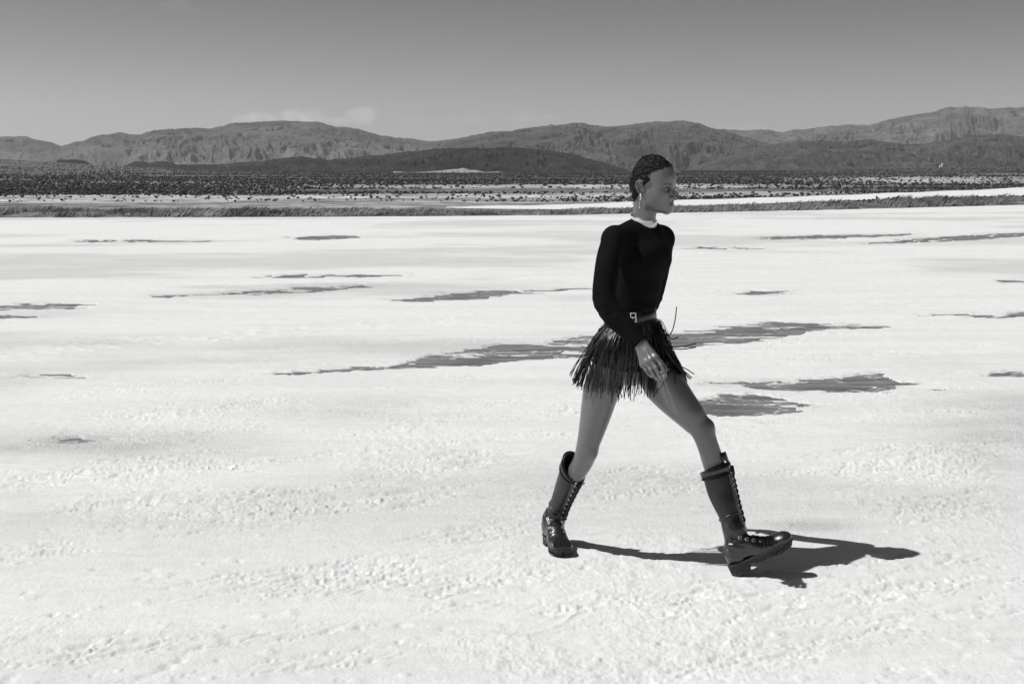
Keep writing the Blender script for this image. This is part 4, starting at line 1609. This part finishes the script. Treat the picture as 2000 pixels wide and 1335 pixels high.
# buckle on the near side
bp = P(1237, 620, 5.893)
b = MB()
w_, h_ = .021, .036
corn = [(-w_ / 2, -h_ / 2), (w_ / 2, -h_ / 2), (w_ / 2, h_ / 2), (-w_ / 2, h_ / 2), (-w_ / 2, -h_ / 2)]
bdir = Vector((.96, -.15, .1)).normalized(); bup = Vector((-.06, 0, 1)).normalized()
pp = []
for i in range(4):
    for t in (0, .12, .5, .88):
        q = Vector(corn[i]).lerp(Vector(corn[i + 1]), t)
        pp.append(bp + bdir * q.x + bup * q.y)
b.tube(pp + [pp[0]], .0019, 6)
b.tube([bp + bdir * -.012, bp + bdir * .011 + Vector((0, -.002, 0))], .0017, 6)
BUCK = part_mb(b, 'buckle', M_SILVER, belt)

# ---- skirt: short leather base and the fringe
SK = [TORSO[2], TORSO[3], TORSO[-2], TORSO[-1]] + chain(LEG_R[:3], .05) + chain(LEG_L[:3], .05) + []


def skirt_sdf(x, y, z):
    d = None
    for p in SK:
        e = p.f(x, y, z)
        d = e if d is None else smin(d, e, max(p.k, .012))
    d = d - .005
    topc = (z - (BC.z + .004))
    z0 = P(1215, 722, 5.95).z; x0 = P(1215, 722, 5.95).x
    low = (z0 - .08 * np.clip(x - x0, -.2, .30) - .17 * np.minimum(x - x0, 0)) - z
    return np.maximum(np.maximum(d, topc), low * .9)


sp = Prim(skirt_sdf, P(1240, 690, 6.0), .4)
axs = [np.arange(.24, .80, .0045), np.arange(5.80, 6.26, .0045), np.arange(.66, 1.08, .0045)]
G = sdf_grid([sp], *axs)
Vk, Fk = surface_nets(G, *axs)
del G
skirt = part_np('fringed_skirt', Vk, Fk, M_LEATHER)

LIMBS = LEGS + TORSO[:4] + TORSO[-2:]


def push_out(Q, off):
    """keep strand points outside the body and the skirt"""
    both = LIMBS + SK
    for _ in range(3):
        d = sdf_pts(both, Q)
        g = np.zeros_like(Q)
        for ax in range(3):
            e = np.zeros(3); e[ax] = .004
            g[:, ax] = sdf_pts(both, Q + e) - d
        g /= (np.linalg.norm(g, axis=1)[:, None] + 1e-9)
        Q += g * np.clip(off - d, 0, .08)[:, None]
    return Q


rs = random.Random(5)
NSTR = 255
STR = []
for i in range(NSTR):
    near_side = i < 205
    if i < 160:
        an = math.radians(172 + 196 * ((i * 0.6180339) % 1.0)) + rs.uniform(-.01, .01)
    elif near_side:
        an = math.radians(318 + 48 * ((i * 0.6180339) % 1.0)) + rs.uniform(-.01, .01)
    else:
        an = math.radians(2 + 176 * ((i * 0.6180339) % 1.0))
    layer = i % 3
    root = ring_pt(BC, an - yaw, BRA + .002 + .003 * layer, BRB + .002 + .003 * layer, .10, 0, .002 - .006 * layer, yaw)
    u = (root.x - BC.x) / .115                      # -1 left .. 1 right
    u = max(-1, min(1, u))
    Lg = rs.uniform(.255, .305) * (1 - .12 * max(0, abs(u) - .5))
    # sideways swing of the lower end
    sw = np.interp(u, [-1, -.8, -.5, -.2, .15, .5, .8, 1], [-.105, -.085, -.050, -.030, -.015, .030, .065, .080])
    sw += rs.gauss(0, .013) + (rs.uniform(-.03, .01) if u < -.6 else 0)
    dn = math.sqrt(max(Lg * Lg - sw * sw * 1.25, .04))
    dyy = (-.025 if near_side else .04) * (1 - .5 * abs(u)) + rs.gauss(0, .008)
    end = root + Vector((sw, dyy, -dn))
    bulge = Vector((-.020 if u < -.3 else (.025 if u > .6 else 0), -.014 if near_side else .014, .015))
    mid = root.lerp(end, .5) + bulge * rs.uniform(.4, 1.2)
    wob = Vector((rs.gauss(0, .010), rs.gauss(0, .005), 0))
    n = 11
    pts = []
    for k in range(n):
        t = k / (n - 1)
        pts.append(root * (1 - t) ** 2 + mid * 2 * t * (1 - t) + end * t * t + wob * math.sin(t * 5 + i))
    STR.append((pts, .008 + .0035 * layer + rs.uniform(0, .004), rs.uniform(-.9, .9), rs.uniform(.0028, .0042)))
Q = np.array([[p[:] for p in st[0]] for st in STR]).reshape(-1, 3)
OFF = np.repeat([st[1] for st in STR], 11)
OFF[::11] = .002
Q = push_out(Q, OFF).reshape(-1, 11, 3)
for i, st in enumerate(STR):
    pts = [Vector(q) for q in Q[i]]
    for _ in range(2):
        pts = [pts[0]] + [(pts[k - 1] + pts[k] * 2 + pts[k + 1]) / 4 for k in range(1, 10)] + [pts[-1]]
    n = 11
    nn = []
    for k in range(n):
        tg = (pts[min(k + 1, n - 1)] - pts[max(k - 1, 0)]).normalized()
        rad_ = Vector((pts[k].x - BC.x, pts[k].y - BC.y, 0)).normalized()
        v = rad_ - tg * rad_.dot(tg)
        if v.length < 1e-6: v = Vector((0, -1, 0))
        nn.append(Matrix.Rotation(st[2] * k / n * 1.6, 3, tg) @ v.normalized())
    b = MB(); b.ribbon(pts, nn, st[3], .0016)
    part_mb(b, 'fringe_strand', M_LEATHER, skirt, smooth=False)

# strands that fly out ahead of her
FLY = [
    [(1283, 632, 5.97), (1292, 640, 5.95), (1301, 653, 5.94), (1308, 653, 5.94), (1314, 643, 5.94), (1319, 622, 5.94), (1321.5, 599, 5.94)],
    [(1281, 630, 6.02), (1290, 637, 6.0), (1299, 646, 5.98), (1305, 654, 5.98), (1309, 660, 5.98), (1315, 661.5, 5.98), (1325, 657.5, 5.98)],
    [(1284, 632, 5.95), (1294, 655, 5.92), (1300, 670, 5.91), (1309, 676, 5.91), (1322, 677.5, 5.91), (1340, 675, 5.91), (1359.5, 670.5, 5.91)],
    [(1283, 634, 5.96), (1292, 656, 5.93), (1299, 672, 5.92), (1309, 679, 5.92), (1324, 681.5, 5.92), (1342, 680.5, 5.92), (1359.5, 677.5, 5.92)],
    [(1282, 633, 5.98), (1292, 658, 5.93), (1301, 682, 5.91), (1311, 699, 5.90), (1324, 712, 5.90), (1340, 720, 5.90), (1356, 730.5, 5.90)],
    [(1281, 634, 5.97), (1291, 662, 5.92), (1303, 688, 5.90), (1316, 706, 5.90), (1330, 719, 5.89), (1342, 729, 5.89), (1352, 737.5, 5.89)],
    [(1283, 634, 6.0), (1294, 660, 5.95), (1304, 690, 5.92), (1318, 712, 5.90), (1330, 724, 5.89), (1342, 733, 5.885), (1349, 739, 5.88)],
]


def catmull(pts, n=5):
    out = []
    q = [pts[0]] + pts + [pts[-1]]
    for i in range(1, len(q) - 2):
        for k in range(n):
            t = k / n
            a_, b_, c_, d_ = q[i - 1], q[i], q[i + 1], q[i + 2]
            out.append(.5 * ((2 * b_) + (c_ - a_) * t + (2 * a_ - 5 * b_ + 4 * c_ - d_) * t * t + (3 * b_ - a_ - 3 * c_ + d_) * t ** 3))
    out.append(pts[-1])
    return out


for f in FLY:
    pts = catmull([P(*q) for q in f])
    b = MB(); b.ribbon(pts, [Vector((-.3, -1, .4))] * len(pts), .0042, .0022)
    part_mb(b, 'fringe_strand', M_LEATHER, skirt, smooth=False)

# ---- boots
m = Mat('boot_leather')
c = m.coord()
m.grey(m.ramp(m.noise(c, 22, 5), .3, .7, .012, .026))
m.set(Roughness=m.ramp(m.noise(c, 14, 5, .6), .3, .7, .16, .34))
m.b.inputs['Specular IOR Level'].default_value = .6
m.b.inputs['Coat Weight'].default_value = .25
m.b.inputs['Coat Roughness'].default_value = .12
m.bump(m.noise(c, 60, 5, .65), .0035, .6)
M_BOOT = m.m
m = Mat('shaft_leather')
c = m.coord()
m.grey(m.ramp(m.noise(m.coord((1, 1, .3)), 25, 5), .3, .7, .012, .022))
m.set(Roughness=.38)
m.b.inputs['Specular IOR Level'].default_value = .5
m.bump(m.noise(c, 45, 4, .6), .002, .5)
M_SHAFT = m.m
M_RUBBER = simple('sole_rubber', .025, .6, .4, var=.3, vscale=60, bump=.001, bscale=200)
M_LACE = simple('lace', .012, .75, .3)
M_EYELET = simple('eyelet_metal', .75, .22, .6, metal=.85)


def make_boot(o3, fdir, roll, shaft, front, opening_tilt, label, tongue_up, foot_len=.285):
    """o3: back of the heel on the ground; fdir: towards the toe; shaft: (point, radius) from ankle to top"""
    X = fdir.normalized()
    Yv = Vector((0, 0, 1)).cross(X).normalized()
    Z = X.cross(Yv)
    R3 = Matrix((X, Yv, Z)).transposed() @ Matrix.Rotation(roll, 3, 'X')
    def L(x, y, z): return o3 + R3 @ Vector((x, y, z))
    ank = shaft[0][0]
    # upper
    prims = [
        ell_p(L(.050, 0, .062), (.046, .0345, .050), R3, .03),
        cone_p(L(.060, 0, .085), ank, .037, shaft[0][1], .03),
        cone_p(L(.066, 0, .090), L(.135, 0, .064), .040, .035, .03, (R3 @ Vector((0, 1, 0)), 1.05)),
        cone_p(L(.135, 0, .060), L(.200, 0, .044), .036, .028, .03),
        ell_p(L(.195, .0, .046), (.062, .043, .026), R3, .03),
        ell_p(L(.243, .0, .048), (.042, .041, .027), R3, .012),
        cone_p(ank, shaft[1][0], shaft[0][1], shaft[1][1] * .97, .03),
    ]
    zc = o3 + R3 @ Vector((0, 0, .036))
    zn = R3 @ Vector((0, 0, 1))
    topn = (shaft[1][0] - ank).normalized()

    def upper(x, y, z):
        d = None
        for p in prims:
            e = p.f(x, y, z)
            d = e if d is None else smin(d, e, p.k)
        lx = (x - o3.x) * R3[0][0] + (y - o3.y) * R3[1][0] + (z - o3.z) * R3[2][0]
        ly = (x - o3.x) * R3[0][1] + (y - o3.y) * R3[1][1] + (z - o3.z) * R3[2][1]
        lz = (x - o3.x) * R3[0][2] + (y - o3.y) * R3[1][2] + (z - o3.z) * R3[2][2]
        n = vnoise3(lx * 55, ly * 30, lz * 75 + lx * 30)
        n2 = vnoise3(lx * 20 + 9, ly * 20, lz * 38)
        crease = np.exp(-((lx - .185) / .028) ** 2) * np.sin(lx * 420 + n * 5) * .0013
        wr = (np.exp(-((lz - .115) / .05) ** 2) * (lx < .17)) * (.009 * (n2 - .5) + .003 * (n - .5))
        d = d - crease - wr - .0012 * (n - .5)
        # seams: toe cap, heel counter
        d = d - .0020 * sstep(.213, .217, lx)
        d = d - .0018 * sstep(.062, .058, lx + (lz - .05) * .35) * (lz < .115)
        low = (x - zc.x) * zn.x + (y - zc.y) * zn.y + (z - zc.z) * zn.z
        tp_ = (x - shaft[1][0].x) * topn.x + (y - shaft[1][0].y) * topn.y + (z - shaft[1][0].z) * topn.z
        return np.maximum(np.maximum(d, -low), tp_)

    ctr = L(.14, 0, .09)
    A = [np.arange(ctr[i] - (.19 if i < 2 else .20), ctr[i] + (.19 if i < 2 else .22), .0030) for i in range(3)]
    G = sdf_grid([Prim(upper, ctr, .4)], *A)
    V, F = surface_nets(G, *A)
    boot = part_np('boot', V, F, M_BOOT)
    boot['label'] = label
    # shaft: open leather tube
    rings, NS = [], 40
    ax0 = None
    pts = catmull([s[0] for s in shaft], 5)
    rad = [Vector((s[1], 0, 0)) for s in shaft]
    rad = [v.x for v in catmull(rad, 5)]
    fr = front.normalized()
    V, F = [], []
    nP = len(pts)
    for i, p in enumerate(pts):
        t = (pts[min(i + 1, nP - 1)] - pts[max(i - 1, 0)]).normalized()
        f = (fr - t * fr.dot(t)).normalized(); s_ = t.cross(f)
        g = i / (nP - 1)
        for k in range(NS):
            w = 2 * math.pi * k / NS
            tilt = opening_tilt * (-math.cos(w)) * max(0, (g - .75) / .25) * rad[i]
            wr = 1 + .03 * math.sin(w * 3 + g * 7) * (1 - g) + .02 * math.sin(w * 2 - g * 9)
            V.append(p + (f * math.cos(w) * 1.06 + s_ * math.sin(w)) * rad[i] * wr + t * tilt)
    base = len(V)
    for i, p in enumerate(pts):       # lining
        for k in range(NS):
            v = V[i * NS + k]
            V.append(v + (p - v).normalized() * .004)
    for i in range(nP - 1):
        for k in range(NS):
            a_, b_ = i * NS + k, i * NS + (k + 1) % NS
            F.append((a_, b_, b_ + NS, a_ + NS))
            F.append((base + a_, base + a_ + NS, base + b_ + NS, base + b_))
    for k in range(NS):
        a_, b_ = (nP - 1) * NS + k, (nP - 1) * NS + (k + 1) % NS
        F.append((a_, b_, base + b_, base + a_))
    bs = MB(); bs.add(V, F)
    part_mb(bs, 'shaft', M_SHAFT, boot, fix=False)

    def surf(g, w, off=0.0):
        """point on the shaft: g along, w angle from the front (radians)"""
        i = g * (nP - 1); i0 = min(int(i), nP - 2); fr_ = i - i0
        p = pts[i0].lerp(pts[i0 + 1], fr_); r = rad[i0] + (rad[i0 + 1] - rad[i0]) * fr_
        t = (pts[min(i0 + 2, nP - 1)] - pts[max(i0 - 1, 0)]).normalized()
        f = (fr - t * fr.dot(t)).normalized(); s_ = t.cross(f)
        dr = (f * math.cos(w) * 1.06 + s_ * math.sin(w))
        tilt = opening_tilt * (-math.cos(w)) * max(0, (g - .75) / .25) * r
        return p + dr * (r + off) + t * tilt, dr.normalized(), t

    # lacing panels beside the opening, with eyelets and crossed lace
    for sg in (-1, 1):
        V, F = [], []
        for i in range(25):
            g = .04 + .93 * i / 24
            for w, off in ((.20, .003), (.20, .0062), (.62, .0062), (.66, .001)):
                V.append(surf(g, sg * w, off)[0])
        for i in range(24):
            for k in range(3):
                F.append((4 * i + k, 4 * i + k + 1, 4 * i + k + 5, 4 * i + k + 4))
        b = MB(); b.add(V, F); part_mb(b, 'lacing_panel', M_BOOT, boot, smooth=False)
    V, F = [], []
    for i in range(25):
        g = .02 + .96 * i / 24
        for j in range(5):
            V.append(surf(g, -.34 + .17 * j, .0022)[0])
    if tongue_up:
        for q in (.5, 1.0):
            for j in range(5):
                p, dr, t = surf(1.0, -.30 + (-.34 + .17 * j) * (1.6 - .2 * q), .003 - .004 * q)
                V.append(p + t * tongue_up * q)
    nn_ = len(V) // 5
    F = [(5 * i + j, 5 * i + j + 1, 5 * i + j + 6, 5 * i + j + 5) for i in range(nn_ - 1) for j in range(4)]
    b = MB(); b.add(V, F); tg_ = part_mb(b, 'tongue', M_BOOT, boot); md_ = tg_.modifiers.new('thickness', 'SOLIDIFY'); md_.thickness = .004; md_.offset = 0
    NE = 11
    gs = [.07 + .84 * i / (NE - 1) for i in range(NE)]
    for sg in (-1, 1):
        for g in gs:
            p, dr, t = surf(g, sg * .42, .0064)
            q = dr.to_track_quat('Z', 'Y').to_matrix()
            b = MB()
            b.tube([p + q @ Vector((.0036 * math.cos(w), .0036 * math.sin(w), .0006)) for w in np.linspace(0, 2 * math.pi, 11)], .0011, 5, cap=False)
            b.ball(p + dr * .0006, (.0030, .0030, .0022), 8, 4, q)
            part_mb(b, 'eyelet', M_EYELET, boot)
    b = MB()
    for i in range(NE):
        for sg in (-1, 1):
            if i < NE - 1:
                p0, d0, _ = surf(gs[i], sg * .40, .0075); p1, d1, _ = surf(gs[i + 1], -sg * .40, .0075)
                pm, dm, _ = surf((gs[i] + gs[i + 1]) / 2, 0, .0085 + .001 * sg)
                b.tube([p0, p0.lerp(pm, .5) + dm * .0015, pm, pm.lerp(p1, .5) + dm * .0015, p1], .0021, 5)
    # lace wound round the top of the shaft
    for q in range(2):
        b.tube([surf(.835 - .022 * q + .012 * math.sin(w * 2 + q), w, .0052)[0] for w in np.linspace(0, 2 * math.pi, 41)], .0026, 6, cap=False)
    p, dr, t = surf(.895, 0, .009)
    b.ball(p, .0055, 8, 6)
    for sg in (-1, 1):
        sd_ = t.cross(dr) * sg
        lp = [p, p + sd_ * .010 + dr * .004, p + sd_ * .019 + dr * .002 - t * .008, p + sd_ * .017 - t * .020, p + sd_ * .008 + dr * .002 - t * .014, p]
        b.tube(catmull(lp, 4), .0019, 5)
        b.tube(catmull([p, p + sd_ * .004 + dr * .003 - t * .012, p + sd_ * .009 + dr * .001 - t * .030], 4), .0018, 5)
    # laces over the instep
    ins = [L(.098 + .023 * i, 0, .130 - .0150 * i) for i in range(5)]
    ivn = [(R3 @ Vector((.45, 0, .9))).normalized()] * 5
    side = R3 @ Vector((0, 1, 0))
    for i in range(5):
        for sg in (-1, 1):
            a0_ = ins[i] + side * sg * .022 - ivn[i] * .006
            nx_ = ins[min(i + 1, 4)] - side * sg * .022 - ivn[i] * .006
            b.tube([a0_, (a0_ + nx_) / 2 + ivn[i] * .009, nx_], .0022, 5)
    o = part_mb(b, 'laces', M_LACE, boot)
    o['kind'] = 'stuff'
    # speed hooks / buckles beside the instep
    for i in range(5):
        for sg in (-1, 1):
            c0 = ins[i] + side * sg * .026 - ivn[i] * .006
            b = MB()
            fw = (R3 @ Vector((.9, 0, -.45))).normalized()
            nrm = (side * sg * .8 + ivn[i] * .6).normalized()
            up_ = nrm.cross(fw)
            big = 1.0 if i < 3 else .55
            wv, hv_ = .0072 * big, .0062 * big
            loop = [c0 + fw * wv * math.cos(w) + up_ * hv_ * math.sin(w) + nrm * .004 for w in np.linspace(.3, 2 * math.pi - .3, 12)]
            b.tube(loop, .0013, 5)
            b.ball(c0 + nrm * .003 - fw * wv * .6, .0024, 8, 5)
            part_mb(b, 'buckle' if i < 3 else 'eyelet', M_EYELET, boot)
    # cuff strap
    V, F = [], []
    NB_ = 48
    for k in range(NB_):
        w = 2 * math.pi * k / NB_
        for g, off in ((.855, .0030), (.855, .0062), (.985, .0068), (.985, .0030)):
            V.append(surf(g, w, off)[0])
    for k in range(NB_):
        for j in range(4):
            F.append((4 * k + j, 4 * ((k + 1) % NB_) + j, 4 * ((k + 1) % NB_) + (j + 1) % 4, 4 * k + (j + 1) % 4))
    b = MB(); b.add(V, F); part_mb(b, 'cuff', M_BOOT, boot)
    # ankle strap with a little slouch
    for zz, rr_ in ((0.15, .0040), (0.95, .0045)):
        p = ank.lerp(shaft[1][0], zz)
        t = (shaft[1][0] - ank).normalized()
        f = (fr - t * fr.dot(t)).normalized(); s_ = t.cross(f)
        r = shaft[0][1] + (shaft[1][1] - shaft[0][1]) * zz - .0005
        b = MB()
        b.tube([p + (f * math.cos(w) * 1.05 + s_ * math.sin(w)) * r + t * (.006 * math.sin(w * 2 + zz * 4)) for w in np.linspace(0, 2 * math.pi, 37)], rr_, 7, cap=False)
        part_mb(b, 'ankle_strap', M_BOOT, boot)
    # studs
    for (sx_, sz_) in ((.030, .098), (.040, .092), (.052, .088), (.066, .090)):
        for sg in (-1, 1):
            b = MB(); b.ball(L(sx_, sg * .0365, sz_ + .004), .0019, 8, 5); part_mb(b, 'stud', M_EYELET, boot)
    # sole: welt, midsole, heel block, lugs
    def outline(off=0.0, x0=0.0, x1=foot_len):
        up_, lo_ = [], []
        xs = np.linspace(0, foot_len, 33)
        hw = np.interp(xs, [0, .012, .04, .08, .12, .16, .20, .235, .265, .280, .285], [.024, .034, .037, .034, .033, .040, .0445, .0445, .037, .025, .012])
        cl = np.interp(xs, [0, .12, .2, .285], [0, 0, .003, .004])
        for x, h_, c_ in zip(xs, hw, cl):
            if x0 <= x <= x1:
                up_.append((x, c_ + h_ + off)); lo_.append((x, c_ - h_ - off))
        return up_ + lo_[::-1]

    def slab(name, ol, z0, z1, mat, spring=True):
        def zz(x, z): return z + (max(0, x - .2) ** 2 * 1.6 if spring else 0)
        n = len(ol)
        V = [L(x, y, zz(x, z0)) for x, y in ol] + [L(x, y, zz(x, z1)) for x, y in ol]
        F = [tuple(range(n))[::-1], tuple(range(n, 2 * n))] + [(i, (i + 1) % n, n + (i + 1) % n, n + i) for i in range(n)]
        b = MB(); b.add(V, F)
        o = part_mb(b, name, mat, boot, smooth=False)
        md = o.modifiers.new('bevel', 'BEVEL'); md.width = .0015; md.segments = 2; md.angle_limit = math.radians(50)
        return o
    slab('welt', outline(.004), .033, .0385, M_BOOT)
    slab('sole', outline(.0015), .016, .033, M_RUBBER)
    slab('heel_block', outline(.0005, 0, .088), -.012, .020, M_RUBBER, False)
    k = 0
    for xl in np.arange(.118, .275, .0165):
        hw = float(np.interp(xl, [.12, .16, .20, .235, .265, .285], [.033, .040, .0475, .0475, .037, .010]))
        for sg in (-1, 1):
            b = MB()
            M4 = Matrix.Translation(L(xl, sg * hw * .56, .0135 + max(0, xl - .2) ** 2 * 1.6)) @ R3.to_4x4() @ Matrix.Rotation(sg * .25, 4, 'Z')
            b.box(M4, .0115, hw * .88, .012)
            part_mb(b, 'tread_lug', M_RUBBER, boot, smooth=False)
    return boot


# back boot: flat on the salt, pointing to the camera
hb_x, hb_y = (1073 - 1000) / F_PX * 6.35, 6.35
make_boot(Vector((hb_x, hb_y - .04, .003)), Vector((.050, -.27, -.004)), 0.0,
          [(P(1084, 1008, 6.275), .0440), (P(1092, 986, 6.225), .0405), (P(1100, 965, 6.18), .0430), (P(1109, 943, 6.135), .0475), (P(1117, 922, 6.095), .0505), (P(1121, 911, 6.075), .0515)],
          Vector((.62, -.78, 0)), .75, 'scuffed rear boot, flat on the salt with its toe towards the camera', 0.012)
# front boot: on its heel, toe raised
e_h = P(1436, 1126, 5.76)
pit = math.radians(25.5)
fx = Vector((math.cos(pit) * .985, -math.cos(pit) * .17, math.sin(pit)))
make_boot(Vector((e_h.x - .008, 5.80, .004)), fx, math.radians(3),
          [(P(1434, 1033, 5.815), .0420), (P(1425.5, 1006, 5.83), .0445), (P(1417, 982, 5.84), .0490), (P(1409, 957, 5.855), .0540), (P(1402, 932, 5.865), .0562), (P(1396, 911, 5.875), .0565)],
          Vector((.97, -.24, 0)), -.12, 'front boot landing on its heel with the toe raised', 0.042)

# ================================================================== AIR
hz_m = bpy.data.materials.new('air')
hz_m.use_nodes = True
ht = hz_m.node_tree
ht.nodes.clear()
pv = ht.nodes.new('ShaderNodeVolumePrincipled')
pv.inputs['Color'].default_value = (.92, .92, .92, 1)
pv.inputs['Density'].default_value = HAZE_DENSITY
pv.inputs['Anisotropy'].default_value = .3
ho = ht.nodes.new('ShaderNodeOutputMaterial')
ht.links.new(pv.outputs[0], ho.inputs['Volume'])
b = MB()
b.box(Matrix.Translation((0, 0, (480 - 16) / 2)), 24800, 24800, 496)
haze = b.build('haze', hz_m, smooth=False)
tag(haze, 'thin dry desert haze over the plain and the mountains', None, kind='stuff')
